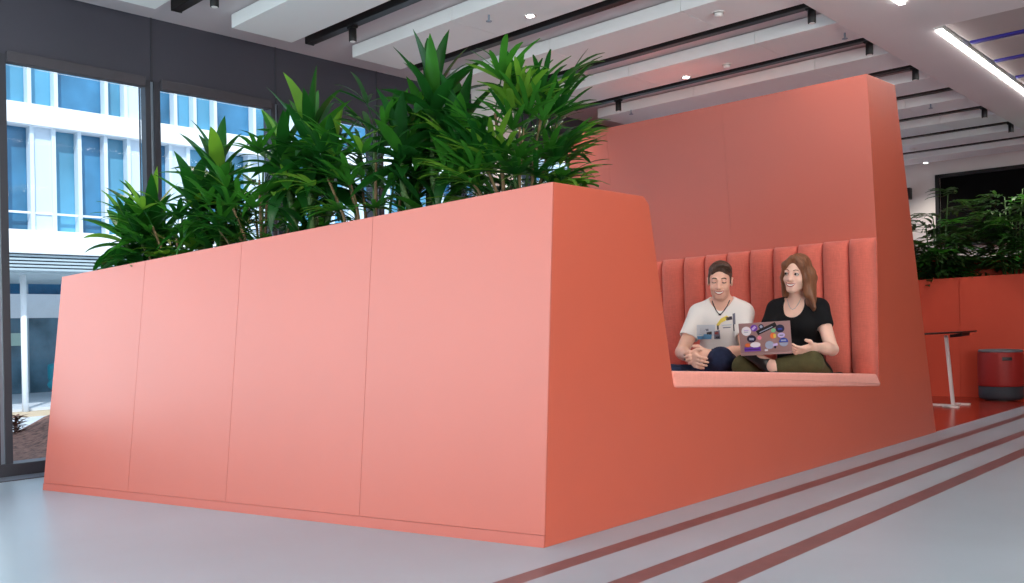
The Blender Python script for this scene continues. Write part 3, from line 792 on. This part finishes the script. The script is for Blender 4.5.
def hand(s, w, d, n, thumb, curl, R=.0085, spread=.02, k=.006, sc=1.):
    """w wrist, d pointing direction, n palm normal (curl side), thumb sideways direction"""
    w = Vector(w); d = Vector(d).normalized(); n = Vector(n); n = (n - d * n.dot(d)).normalized(); t = d.cross(n)
    if t.dot(Vector(thumb)) < 0: t = -t
    for j, (off, L) in enumerate(((.030, .062), (.010, .070), (-.010, .066), (-.029, .052))):
        kn = w + d * .088 * sc + t * off * sc - n * .004
        s.cap(w + d * .012 + t * off * .55 * sc, kn, .014, .0115, .018)
        p = kn; a = .25 * curl
        for q, (fr, rr) in enumerate(((.46, 1.), (.30, .93), (.24, .85))):
            dd = d * math.cos(a) + n * math.sin(a)
            p2 = p + dd * L * fr * 1.15 * sc
            s.cap(p, p2, R * rr * 1.05, R * rr * .97, .004); p = p2; a += .55 * curl + .05 * j
    b = w + d * .03 * sc + t * .026 * sc
    p1 = b + (d * .6 + t * .75 + n * .25).normalized() * .042 * sc; p2 = p1 + (d * .9 + t * .25 + n * .3).normalized() * .03 * sc
    s.cap(b, p1, .013, .0105, .012); s.cap(p1, p2, .0102, .0085, .004)

def head(s, H, w=1., jaw=1., smile=1.):
    E = lambda c, r, k=.02, op='add': s.ell(H(*c), [v * H.sc for v in r], H.R, k, op)
    E((0, -.018, .032), (.074 * w, .096, .086)); E((0, .028, -.03), (.061 * w, .063, .086), .03)
    E((0, .042, -.082), (.046 * jaw, .046, .034), .03); s.cap(H(-.012 * jaw, .076, -.103), H(.012 * jaw, .076, -.103), .0155, None, .025)
    for q in (-1, 1):
        E((q * .036, .066, -.038), (.024, .022, .022), .02)
        E((q * .0325, .101, .002), (.017, .014, .0115), .012, 'sub')
        E((q * .0325, .0775, .002), (.0155, .0135, .0125), .004)
        E((q * .078 * w, -.004, -.012), (.008, .019, .031), .008)
        s.cap(H(q * .078 * w, .006, .008), H(q * .083 * w, -.014, .012), .005, .006, .006)
        s.cap(H(q * .018, .088, .021), H(q * .046, .078, .019), .007, .006, .012)
        s.cap(H(q * .0105, .104, -.036), H(q * .0125, .098, -.037), .0075, None, .008)
    s.cap(H(0, .091, .008), H(0, .112, -.033), .0075, .0115, .012)
    s.cap(H(-.016, .088, -.060), H(.016, .088, -.060), .008, None, .012); s.cap(H(-.018, .086, -.077), H(.018, .086, -.077), .009, None, .012)

def face(H, bvh, parent, brow, browr, eyes, lipm='lip'):
    def hit(x, z, lift=.001):
        o = H(x, .3, z); r = bvh.ray_cast(o, -H.f)
        return (r[0] + H.f * lift) if r[0] is not None else H(x, .09, z)
    def ft(name, pts, rad, m, p=None, lift=.001): return obj(name, tube(nb(), [hit(x, z, lift) for x, z in pts], rad, 6), m, p or parent, True)
    for q in (-1, 1):
        ft('eyebrow', [(q * .014, .022), (q * .026, .027), (q * .038, .0265), (q * .049, .020)], [browr * .7, browr, browr, browr * .4], brow)
        if eyes:
            bm = nb(); bmesh.ops.create_uvsphere(bm, u_segments=16, v_segments=10, radius=.0125)
            c = H(q * .0325, .0795, .001)
            for v in bm.verts: v.co = c + v.co
            ey = obj('eye', bm, 'eyew', parent, True)
            bm = nb(); bmesh.ops.create_uvsphere(bm, u_segments=12, v_segments=8, radius=.0076)
            c = H(q * .0325 + eyes[0], .0878, .0005 + eyes[1])
            for v in bm.verts: v.co = c + v.co * 1.
            obj('iris', bm, 'iris', ey, True)
        ft('eyelashes', [(q * .0195, -.002), (q * .026, .003 if eyes else -.004), (q * .033, .0055 if eyes else -.006), (q * .041, .003 if eyes else -.0045), (q * .046, -.001)], .0024, 'lash')
    # smiling mouth: teeth between two lips
    xs_ = [-.030, -.021, -.010, 0, .010, .021, .030]
    upz = [-.0575, -.0625, -.0650, -.0655, -.0650, -.0625, -.0575]; loz = [-.059, -.0715, -.0785, -.0805, -.0785, -.0715, -.059]
    bm = nb(); tp = [bm.verts.new(hit(x, z, .0012)) for x, z in zip(xs_, upz)]; bt = [bm.verts.new(hit(x, z, .0012)) for x, z in zip(xs_, loz)]
    for i in range(6): bm.faces.new((tp[i], tp[i + 1], bt[i + 1], bt[i]))
    r = bmesh.ops.extrude_face_region(bm, geom=list(bm.faces))
    for v in r['geom']:
        if isinstance(v, bmesh.types.BMVert): v.co -= H.f * .003
    obj('teeth', bm, 'teeth', parent)
    ft('lip', [(x * 1.06, z + .0015) for x, z in zip(xs_, upz)], [.0014, .0022, .0026, .0024, .0026, .0022, .0014], lipm)
    ft('lip', [(x * 1.06, z - .0012) for x, z in zip(xs_, loz)], [.0014, .0026, .0032, .0034, .0032, .0026, .0014], lipm)
    for q in (-1, 1): ft('nostril', [(q * .0055, -.0445), (q * .0085, -.0435)], .0018, 'lash', lift=.0002)

def decal(name, bvh, F, poly, m, parent, lift=.003):
    """small printed patch that lies on the surface; poly in the frame's x (right), z (up)"""
    cx = sum(p[0] for p in poly) / len(poly); cz = sum(p[1] for p in poly) / len(poly)
    dense = []
    for a, b in zip(poly, poly[1:] + poly[:1]):
        for k in range(3): dense.append((a[0] + (b[0] - a[0]) * k / 3, a[1] + (b[1] - a[1]) * k / 3))
    bm = nb(); rings = []
    def hit(x, z):
        r = bvh.ray_cast(F(x, .5, z), -F.f); return (r[0] if r[0] is not None else F(x, .15, z)) + F.f * lift
    for sc in (1, .6, .25): rings.append([bm.verts.new(hit(cx + (x - cx) * sc, cz + (z - cz) * sc)) for x, z in dense])
    n = len(dense)
    for a, b in zip(rings, rings[1:]):
        for i in range(n): bm.faces.new((a[i], a[(i + 1) % n], b[(i + 1) % n], b[i]))
    bm.faces.new(rings[-1])
    return obj(name, bm, m, parent, True)

H_ = .0045
# ---------------------------------------------------------------- the man
F = Frame((-2.77, 4.70, .285), 22)
HM = Frame(F(0, .125, .688), 27, 11, -2); HM.sc = .86
man = empty('person', F.o, 'person in a white printed t-shirt and dark jeans sitting cross-legged with clasped hands, looking down', 'person', 'people on the padded bench')
def man_torso(s, g=0., limbs=True):
    s.ell(F(0, 0, .11), (.165 + g, .125 + g, .115 + g), F.R, .04); s.ell(F(0, .015, .26), (.138 + g, .098 + g, .13), F.R, .05)
    s.ell(F(0, .035, .40), (.131 + g, .102 + g, .14), F.R, .05); s.ell(F(0, .04, .475), (.13 + g, .085 + g, .075 + g), F.R, .05)
    for q in (-1, 1): s.cap(F(q * .045, .055, .545), F(q * .122, .05, .492), .040 + g, .050 + g, .04)
shR, elR, wrR = F(.142, .05, .49), F(.225, .165, .265), F(.135, .385, .245)
shL, elL, wrL = F(-.106, .05, .49), F(-.160, .20, .27), F(.02, .385, .262)
hipR, knR, anR = F(.09, .03, .10), F(.25, .36, .135), F(.0, .33, .06)
hipL, knL, anL = F(-.09, .03, .10), F(-.04, .415, .235), F(.14, .24, .05)
s = SDF(np.array(F.o) + [-.45, -.75, -.06], np.array(F.o) + [.45, .3, .90], H_)
man_torso(s)
s.cap(F(0, .06, .53), F(0, .105, .665), .054, .047, .035)
head(s, HM, 1.0, 1.08)
for sh_, el, wr in ((shR, elR, wrR), (shL, elL, wrL)):
    s.cap(sh_, el, .048, .038, .03); s.cap(el, el.lerp(wr, .4), .0385, .037, .012); s.cap(el.lerp(wr, .4), wr, .037, .0245, .012)
hand(s, wrR, F.f * .8 - F.r * .55 - F.u * .2, -F.r * .6 - F.f * .2 - F.u * .1, F.u, .95)
hand(s, wrL, F.r * .9 + F.f * .55 - F.u * .12, -F.u * .25 + F.f * -.55 + F.r * .6, F.u, 1.0)
for hp, kn, an in ((hipR, knR, anR), (hipL, knL, anL)):
    s.cap(hp, kn, .078, .055, .03); s.cap(kn, an, .054, .036, .02)
    s.cap(an, an + F.f * .10 - F.u * .01, .036, .025, .02)
def mm(C):
    q = (C - np.array(HM.o)) @ HM.R; x, y, z = q.T
    return ((z < -.048) & (z > -.125) & (y > .005 + np.clip(-.06 - z, 0, 1) * .3) & (np.abs(x) < .075)).astype(int)
body, bvh = sdf_obj('body', s, ['skin', 'stubble'], man, 1, mm)
face(HM, bvh, man, 'hairm', .0042, None)
# t-shirt
s = SDF(np.array(F.o) + [-.45, -.6, .02], np.array(F.o) + [.45, .3, .68], H_)
man_torso(s, .013)
for sh_, el in ((shR, elR), (shL, elL)): s.cap(sh_, sh_.lerp(el, .66), .060, .056, .035)
for sh_, el in ((shR, elR), (shL, elL)):
    d = (el - sh_).normalized(); c_ = sh_.lerp(el, .70)
    s.cap(c_ + d * .03, c_ + d * .16, .075, .08, .002, 'sub')
s.cap(F(0, .07, .55), F(0, .105, .70), .066, .078, .004, 'sub'); s.cap(F(0, .10, .57), F(0, .19, .495), .050, .014, .004, 'sub')
s.ell(F(0, .16, .0), (.30, .20, .105), F.R, .01, 'sub')
tee, tbvh = sdf_obj('t_shirt', s, 'tee', man, 2)
# printed patches on the shirt front (own plain artwork)
TF = Frame(F.o, 25)
for poly, m in (([(.118, .40), (.028, .40), (.028, .342), (.118, .342)], 's_pale'), ([(.118, .352), (.045, .352), (.048, .326), (.116, .326)], 's_sky'), ([(.118, .384), (.100, .388), (.098, .36), (.116, .356)], 's_slate'), ([(.09, .384), (.06, .380), (.06, .366), (.09, .368)], 's_slate'), ([(.072, .362), (.045, .366), (.045, .350), (.07, .35)], 's_dark'), ([(.034, .366), (.006, .372), (.004, .326), (.034, .326)], 's_slate'), ([(.03, .362), (.012, .364), (.012, .35), (.03, .35)], 's_red'), ([(.026, .34), (.008, .34), (.008, .330), (.026, .330)], 's_dark'), ([(.022, .398), (.0, .43), (-.028, .446), (-.04, .436), (-.03, .424), (-.004, .41), (.01, .392)], 's_yellow'), ([(.018, .396), (.01, .396), (.01, .374), (.018, .374)], 's_dark'), ([(-.022, .436), (-.052, .442), (-.056, .425), (-.028, .42)], 's_dark'), ([(-.056, .454), (-.068, .458), (-.070, .40), (-.058, .40)], 's_slate'), ([(-.058, .40), (-.064, .40), (-.066, .366), (-.06, .366)], 's_dark'), ([(-.004, .398), (-.052, .402), (-.050, .396), (-.004, .392)], 's_pale'), ([(-.01, .386), (-.046, .388), (-.046, .383), (-.01, .381)], 's_slate')):
    decal('print', tbvh, TF, [(x * 1.2 + .004, (z - .39) * 1.15 + .415) for x, z in poly], m, tee)
# cord necklace
def onskin(x, z, l=.004):
    r1 = tbvh.ray_cast(F(x, .5, z), -F.f); r2 = bvh.ray_cast(F(x, .5, z), -F.f)
    p = max((r[0] for r in (r1, r2) if r[0] is not None), key=lambda v: v.dot(F.f)); return p + F.f * l
obj('necklace', tube(nb(), [F(.055, .03, .588)] + [onskin(x, z) for x, z in ((.050, .565), (.038, .535), (.022, .508), (.006, .488), (-.006, .488), (-.022, .508), (-.038, .535), (-.050, .565))] + [F(-.055, .03, .588)], .003, 6), 'cord', man, True)
obj('pendant', tube(nb(), [onskin(.007, .486, .006), onskin(-.007, .486, .006)], .006, 8), 'cord', man, True)
# bracelet and watch
def band(name, w, d, r, m):
    d = Vector(d).normalized(); a = d.orthogonal().normalized(); b = d.cross(a)
    pts = [w + (a * math.cos(t) + b * math.sin(t)) * r for t in [2 * PI * k / 20 for k in range(21)]]
    obj(name, tube(nb(), pts, .0042, 6), m, man, True)
band('bracelet', wrR.lerp(elR, .08), wrR - elR, .0275, 'cord'); band('watch_strap', wrL.lerp(elL, .06), wrL - elL, .0275, 's_black')
# jeans
s = SDF(np.array(F.o) + [-.45, -.75, -.06], np.array(F.o) + [.45, .3, .4], H_)
s.ell(F(0, 0, .10), (.176, .136, .115), F.R, .04)
for hp, kn, an in ((hipR, knR, anR), (hipL, knL, anL)): s.cap(hp, kn, .09, .068, .03); s.cap(kn, kn.lerp(an, .85), .066, .048, .02)
sdf_obj('jeans', s, 'jeans', man, 2)
for an in (anR, anL):
    s = SDF(np.array(an) - .24, np.array(an) + .24, .005); d = F.f
    s.cap(an + d * .03 - F.u * .008, an + d * .135 - F.u * .018, .040, .033, .01); s.cap(an - d * .01, an + d * .03, .042, .042, .02)
    s.ell(an + F.u * .055 - d * .01, (.05, .05, .03), None, .008, 'sub')
    sdf_obj('shoe', s, 'shoe', man, 1)
# short hair swept up at the front
s = SDF(np.array(HM.o) - .17, np.array(HM.o) + .19, .004)
E = lambda c, r, k=.01, op='add': s.ell(HM(*c), [v * HM.sc for v in r], HM.R, k, op)
E((0, -.024, .040), (.0805, .100, .090)); E((-.004, .02, .096), (.056, .052, .030), .03)
for k in range(16):
    a = -.058 + .116 * k / 15; s.cap(HM(a, .02, .102 - 9 * a * a), HM(a * 1.05 - .012, .074 - abs(a) * .25, .109 + .005 * (k % 3) - 11 * (a + .008) ** 2), .015, .007, .010)
    s.cap(HM(a * 1.0, -.05, .104 - 9 * a * a), HM(a * 1.05 - .01, .015, .121 + .004 * (k % 2) - 12 * a * a), .014, .008, .012)
E((0, .104, -.02), (.066, .062, .098), .006, 'sub'); E((0, .090, .03), (.054, .036, .046), .006, 'sub'); E((0, .075, -.09), (.12, .085, .075), .01, 'sub')
for q in (-1, 1): E((q * .086, .004, -.018), (.02, .028, .038), .006, 'sub')
E((0, -.05, -.13), (.12, .13, .068), .01, 'sub')
for q in (-1, 1): s.cap(HM(q * .072, .024, .04), HM(q * .0715, .028, -.018), .0065, .0045, .008)
sdf_obj('hair', s, 'hairm', man, 1)

# ---------------------------------------------------------------- the woman
F = Frame((-2.283, 4.70, .305), 6)
HW = Frame(F(-.03, .125, .684), 3, 5, -6); HW.sc = .84
wom = empty('person', F.o, 'person with long auburn hair in a black t-shirt and olive trousers holding a sticker-covered laptop', 'person', 'people on the padded bench')
def wom_torso(s, g=0.):
    s.ell(F(0, 0, .11), (.165 + g, .12 + g, .115 + g), F.R, .04); s.ell(F(0, .02, .26), (.118 + g, .085 + g, .13), F.R, .05)
    s.ell(F(0, .035, .39), (.122 + g, .09 + g, .12), F.R, .05); s.ell(F(0, .04, .465), (.115 + g, .074 + g, .07 + g), F.R, .05)
    for q in (-1, 1):
        s.ell(F(q * .062, .105, .395), (.056 + g * .6, .05 + g * .6, .055 + g * .6), F.R, .04)
        s.cap(F(q * .04, .05, .525), F(q * .112, .045, .49), .034 + g, .042 + g, .04)
shR, elR, wrR = F(.122, .045, .485), F(.185, .15, .27), F(.14, .36, .275)
shL, elL, wrL = F(-.122, .045, .485), F(-.215, .13, .265), F(-.205, .36, .285)
hipR, knR, anR = F(.085, .03, .10), F(.165, .40, .18), F(-.06, .34, .05)
hipL, knL, anL = F(-.085, .03, .10), F(-.185, .38, .205), F(-.025, .475, .185)
s = SDF(np.array(F.o) + [-.42, -.78, -.06], np.array(F.o) + [.42, .3, .90], H_)
wom_torso(s)
s.cap(F(0, .055, .52), F(-.025, .10, .67), .043, .042, .035)
head(s, HW, .95, .88)
for sh_, el, wr in ((shR, elR, wrR), (shL, elL, wrL)):
    s.cap(sh_, el, .040, .032, .03); s.cap(el, el.lerp(wr, .4), .033, .032, .012); s.cap(el.lerp(wr, .4), wr, .032, .021, .012)
hand(s, wrL, F.f * .75 + F.r * .55 - F.u * .12, F.r * .5 + F.u * .55, F.u, .75, sc=.92, R=.0078)
hand(s, wrR, F.f * .9 - F.r * .2 + F.u * .05, F.u, -F.r, .3, sc=.92, R=.0078)
for hp, kn, an in ((hipR, knR, anR), (hipL, knL, anL)):
    s.cap(hp, kn, .076, .052, .03); s.cap(kn, an, .05, .031, .02)
s.cap(anL, anL + F.r * .125 + F.u * .07, .032, .022, .02); s.cap(anR, anR - F.r * .12 + F.f * .03, .032, .022, .02)
body, bvh = sdf_obj('body', s, 'skinw', wom, 1)
face(HW, bvh, wom, 'hairw', .0024, (.0028, 0))
# scoop-neck black t-shirt
s = SDF(np.array(F.o) + [-.42, -.5, .02], np.array(F.o) + [.42, .3, .66], H_)
wom_torso(s, .010)
for sh_, el in ((shR, elR), (shL, elL)): s.cap(sh_, sh_.lerp(el, .38), .052, .049, .035)
for sh_, el in ((shR, elR), (shL, elL)):
    d = (el - sh_).normalized(); c_ = sh_.lerp(el, .40); s.cap(c_ + d * .052, c_ + d * .16, .055, .055, .002, 'sub')
s.cap(F(0, .05, .545), F(0, .10, .66), .066, .085, .004, 'sub'); s.ell(F(0, .16, .525), (.072, .11, .088), F.R, .004, 'sub')
s.ell(F(0, .17, .0), (.30, .20, .09), F.R, .01, 'sub')
sdf_obj('t_shirt', s, 'blacktee', wom, 2)
obj('necklace', tube(nb(), [bvh.ray_cast(F(x, .5, z), -F.f)[0] + F.f * .001 for x, z in ((.04, .545), (.028, .515), (.014, .492), (0, .484), (-.014, .492), (-.028, .515), (-.04, .545))], .0012, 5), 'steel', wom, True)
s = SDF(np.array(F.o) + [-.42, -.78, -.06], np.array(F.o) + [.42, .3, .4], H_)
s.ell(F(0, 0, .10), (.174, .13, .115), F.R, .04)
for hp, kn, an, c_ in ((hipR, knR, anR, .85), (hipL, knL, anL, .80)): s.cap(hp, kn, .088, .064, .03); s.cap(kn, kn.lerp(an, c_), .062, .045, .02)
sdf_obj('trousers', s, 'olive', wom, 2)
for an, d in ((anL, F.r + F.u * .55), (anR, F.f * .2 - F.r)):
    d = d.normalized()
    s = SDF(np.array(an) - .24, np.array(an) + .24, .005)
    s.cap(an + d * .055, an + d * .165, .038, .030, .01); s.cap(an + d * .055 - F.u * .01, an - d * .01 - F.u * .022, .030, .028, .02)
    s.ell(an + d * .05 + F.u * .045, (.045, .045, .03), None, .008, 'sub')
    sdf_obj('shoe', s, 'shoe', wom, 1)
# long hair: cap, side curtain and strands resting on the shoulder
s = SDF(np.array(HW.o) + [-.22, -.22, -.30], np.array(HW.o) + [.24, .24, .17], .004)
E = lambda c, r, k=.01, op='add': s.ell(HW(*c), [v * HW.sc for v in r], HW.R, k, op)
E((0, -.024, .040), (.080, .102, .091)); E((0, -.06, -.04), (.072, .062, .10), .03)
for q in (-1, 1):
    s.cap(HW(q * .014, .062, .105), HW(q * .060, .062, .055), .014, .014, .02); s.cap(HW(q * .060, .062, .055), HW(q * .0755, .036, -.03), .014, .015, .02)
s.cap(HW(.0755, .036, -.03), HW(.076, .014, -.15), .015, .011, .02); s.cap(HW(.070, -.03, .0), HW(.074, -.035, -.15), .026, .02, .03)
s.cap(HW(-.0755, .036, -.03), HW(-.082, .022, -.13), .017, .02, .02); s.cap(HW(-.075, -.03, .0), HW(-.092, -.03, -.19), .034, .03, .03)
for k in range(10):
    x = -.120 + .011 * k; s.cap(HW(-.070 - .001 * k, .0 - .008 * k, -.03), HW(x - .02, .022 - .016 * k, -.215 - .014 * (k % 3)), .022, .008, .016)
for k in range(6): s.cap(HW(.04 + .005 * k, -.06, -.06), HW(.046 + .006 * k, -.055, -.17 - .012 * (k % 2)), .020, .009, .014)
E((0, .104, -.03), (.059, .075, .100), .006, 'sub'); E((0, .12, .03), (.047, .06, .066), .006, 'sub')
s.cap(HW(.004, .09, .115), HW(.004, .0, .14), .004, .003, .006, 'sub')
sdf_obj('hair', s, 'hairw', wom, 1)

# ---------------------------------------------------------------- laptop with stickers
LL, LR = Vector((-2.338, 4.13, .562)), Vector((-2.105, 4.235, .574))      # lower corners of the lid
ex = (LR - LL).normalized(); Wl = (LR - LL).length; back = Vector((ex.y, -ex.x, 0)).normalized()   # toward the camera
if back.y > 0: back = -back
ez = (UP * .97 + back * .22).normalized(); ez = (ez - ex * ez.dot(ex)).normalized(); en = ex.cross(ez); en = en if en.dot(back) > 0 else -en
Hl = .160
lp = empty('laptop', LL.lerp(LR, .5), 'open laptop with a sticker-covered mauve lid on the lap of the long-haired person', 'laptop')
bm = prism(nb(), [LL, LR, LR + ez * Hl, LL + ez * Hl], -en * .006, .002); obj('lid', bm, 'lap', lp)
lid = lp.children[0]
obj('screen', prism(nb(), [p_ - en * .0035 for p_ in (LL + ex * .01 + ez * .01, LR - ex * .01 + ez * .01, LR - ex * .01 + ez * (Hl - .01), LL + ex * .01 + ez * (Hl - .01))], -en * .0032), 'key', lid)
dn = (-back + UP * .05).normalized()
obj('base', prism(nb(), [LL - UP * .012, LR - UP * .012, LR - UP * .012 + dn * .19, LL - UP * .012 + dn * .19], UP * .011, .002), 'lap', lp)
obj('keyboard', prism(nb(), [LL + ex * .015 + dn * .02, LR - ex * .015 + dn * .02, LR - ex * .015 + dn * .1, LL + ex * .015 + dn * .1], UP * .001), 'key', lp)
stk_n = [0]
def sticker(pts, m):
    stk_n[0] += 1; h = .0006 + .00025 * stk_n[0]
    obj('sticker', prism(nb(), [LL + ex * (Wl * u) + ez * (Hl * (1 - v)) + en * .0001 for u, v in pts], en * h), m, lid)
def disc(u, v, ru, rv=None, a0=0, a1=2 * PI, n=22):
    rv = rv or ru * Wl / Hl
    return [(u + ru * math.cos(a0 + (a1 - a0) * k / n), v + rv * math.sin(a0 + (a1 - a0) * k / n)) for k in range(n if a1 - a0 > 6 else n + 1)]
def quad(u0, v0, u1, v1): return [(u0, v0), (u1, v0), (u1, v1), (u0, v1)]
def bar(u0, v0, u1, v1, w):
    dx, dy = (u1 - u0) * Wl, (v1 - v0) * Hl; l = math.hypot(dx, dy); nx_, ny_ = -dy / l * w, dx / l * w
    return [(u0 + nx_ / Wl, v0 + ny_ / Hl), (u1 + nx_ / Wl, v1 + ny_ / Hl), (u1 - nx_ / Wl, v1 - ny_ / Hl), (u0 - nx_ / Wl, v0 - ny_ / Hl)]
sticker(disc(.145, .26, .095), 's_white'); sticker(bar(.10, .235, .19, .235, .0025), 's_lilac'); sticker(bar(.10, .29, .18, .29, .002), 's_grey')
sticker(disc(.30, .17, .068, .11), 's_purple'); sticker(bar(.26, .22, .33, .12, .006), 's_lilac')
sticker(disc(.44, .135, .05), 's_navy'); sticker(disc(.44, .135, .03), 's_grey')
sticker(bar(.35, .34, .73, .08, .012), 's_black'); sticker(bar(.40, .325, .66, .15, .0022), 's_grey')
sticker(disc(.235, .52, .09, .12), 's_navy'); sticker(bar(.19, .52, .28, .53, .006), 's_grey')
sticker(disc(.39, .50, .042, .065), 's_pink'); sticker(disc(.67, .28, .045, .065), 's_green')
sticker(disc(.80, .23, .085, .13), 's_navy'); sticker(bar(.76, .24, .84, .24, .004), 's_blue')
sticker(disc(.655, .455, .055, .095), 's_orange'); sticker(quad(.665, .40, .71, .52), 's_yellow')
sticker(disc(.815, .45, .07, .08), 's_lilac'); sticker(bar(.78, .45, .85, .45, .003), 's_slate')
sticker(disc(.85, .68, .088, .14, PI, 2 * PI), 's_blue'); sticker(disc(.85, .70, .086, .12, 0, PI), 's_grey'); sticker(bar(.80, .62, .90, .62, .004), 's_grey')
sticker(disc(.575, .75, .085, .13), 's_grey'); sticker(bar(.64, .76, .73, .74, .006), 's_lilac'); sticker(disc(.68, .83, .022, .04), 's_navy')
sticker(disc(.30, .72, .10, .085), 's_white'); sticker(disc(.15, .72, .05, .06), 's_orange')
sticker(quad(.08, .80, .40, .855), 's_purple'); sticker(quad(.08, .875, .40, .925), 's_purple'); sticker(quad(.08, .855, .38, .877), 's_navy')
sticker(quad(.475, .885, .535, .945), 's_white')

# black garment folded on the bench beside the woman
s = SDF((-2.3, 4.3, .2), (-2.0, 5.0, .56), .006)
s.cap((-2.105, 4.52, .335), (-2.105, 4.84, .335), .05, .046, .02); s.cap((-2.105, 4.56, .40), (-2.105, 4.80, .40), .04, .036, .03); s.cap((-2.13, 4.5, .30), (-2.12, 4.62, .41), .03, .03, .03)
jk = empty('folded_jacket', (-2.115, 4.68, .27), 'black folded jacket on the bench between the long-haired person and the padded sill', 'jacket')
sdf_obj('cloth', s, 'blacktee', jk, 2)
obj('zip', tube(nb(), [(-2.078, 4.57, .425), (-2.075, 4.66, .430), (-2.078, 4.79, .425)], .003, 6), 'steel', jk, True)

# ================================================================== LIGHT, SKY, CAMERA
w = bpy.data.worlds.new('sky'); SC.world = w; w.use_nodes = True
nt = w.node_tree; bg = nt.nodes['Background']
sky = nt.nodes.new('ShaderNodeTexSky'); sky.sky_type = 'HOSEK_WILKIE'; sky.turbidity = 4; sky.sun_direction = (.5, -.45, .74)
mixc = nt.nodes.new('ShaderNodeMix'); mixc.data_type = 'RGBA'; mixc.inputs[0].default_value = .55
nt.links.new(sky.outputs[0], mixc.inputs[6]); mixc.inputs[7].default_value = (.72, .86, 1, 1)
nt.links.new(mixc.outputs[2], bg.inputs['Color']); bg.inputs['Strength'].default_value = 1.2
def light(name, kind, loc, energy, color=(1, 1, 1), rot=None, **k):
    l = bpy.data.lights.new(name, kind); l.energy = energy; l.color = color
    for a, b in k.items(): setattr(l, a, b)
    o = bpy.data.objects.new(name, l); COL.objects.link(o); o.location = loc
    if rot is not None: o.rotation_euler = rot
    return o
sun = light('sun', 'SUN', (0, 0, 10), 1.8, (1, .97, .92), angle=.01)
sun.rotation_euler = Vector((-.62, .38, -.72)).to_track_quat('-Z', 'Y').to_euler()
# bays left of the frame as daylight; front and right are added unseen fills
# (tilted up to spread more of it onto the ceiling)
light('fill_front', 'AREA', (-2.9, -2.7, 1.3), 36, (.86, .97, 1), (PI / 2 + .6, 0, 0), shape='RECTANGLE', size=4, size_y=2.2)  # added fill behind the camera to brighten the long booth front
light('daylight_left', 'AREA', (-4.98, -.65, 1.2), 27, (.70, .92, 1), (PI / 2 + .45, 0, -PI / 2), shape='RECTANGLE', size=3.9, size_y=2.0)
light('fill_right', 'AREA', (3.8, 0., 1.3), 260, (1, .98, .94), (PI / 2 + .85, 0, PI / 2), shape='RECTANGLE', size=3.6, size_y=2.2)  # added fill for the booth's side face, no window in that wall
# added fill areas under the ceiling, no fixtures there, to brighten the hall
for x, y in ((1.5, 1.0), (1.5, 3.5), (-3.4, .2)):
    light('ceiling_fill', 'AREA', (x, y, 2.43), 9, (1, .93, .86), (0, 0, 0), shape='RECTANGLE', size=1.4, size_y=.3)

cam = bpy.data.cameras.new('camera'); co = bpy.data.objects.new('camera', cam); COL.objects.link(co)
th = math.atan2(852, 881); rho = math.atan(.019)
# forward and side of a level camera turned left of the hall axis, rolled by about one degree
cX = Vector((math.cos(th), -math.sin(th))); cY = Vector((math.sin(th), math.cos(th)))
def cw(r, f_, u): return Vector((r * cX.x + f_ * cX.y, r * cY.x + f_ * cY.y, u))
Fv = cw(0, 1, 0); Rv = cw(math.cos(rho), 0, -math.sin(rho)); Uv = cw(math.sin(rho), 0, math.cos(rho))
co.matrix_world = Matrix(((Rv.x, Uv.x, -Fv.x, 0), (Rv.y, Uv.y, -Fv.y, 0), (Rv.z, Uv.z, -Fv.z, .75), (0, 0, 0, 1)))
cam.sensor_width = 36; cam.lens = 881 / 1024 * 36; cam.shift_y = 30.5 / 1024; cam.clip_end = 200
SC.camera = co
vs = SC.view_settings; vs.view_transform = 'Standard'; vs.look = 'None'; vs.exposure = 1.0; vs.gamma = 1; vs.use_curve_mapping = False
SC.cycles.use_denoising = True
try: SC.cycles.denoiser = 'OPENIMAGEDENOISE'
except Exception: pass
SC.cycles.max_bounces = 10; SC.cycles.diffuse_bounces = 5; SC.cycles.transparent_max_bounces = 12
SC.cycles.sample_clamp_indirect = 6
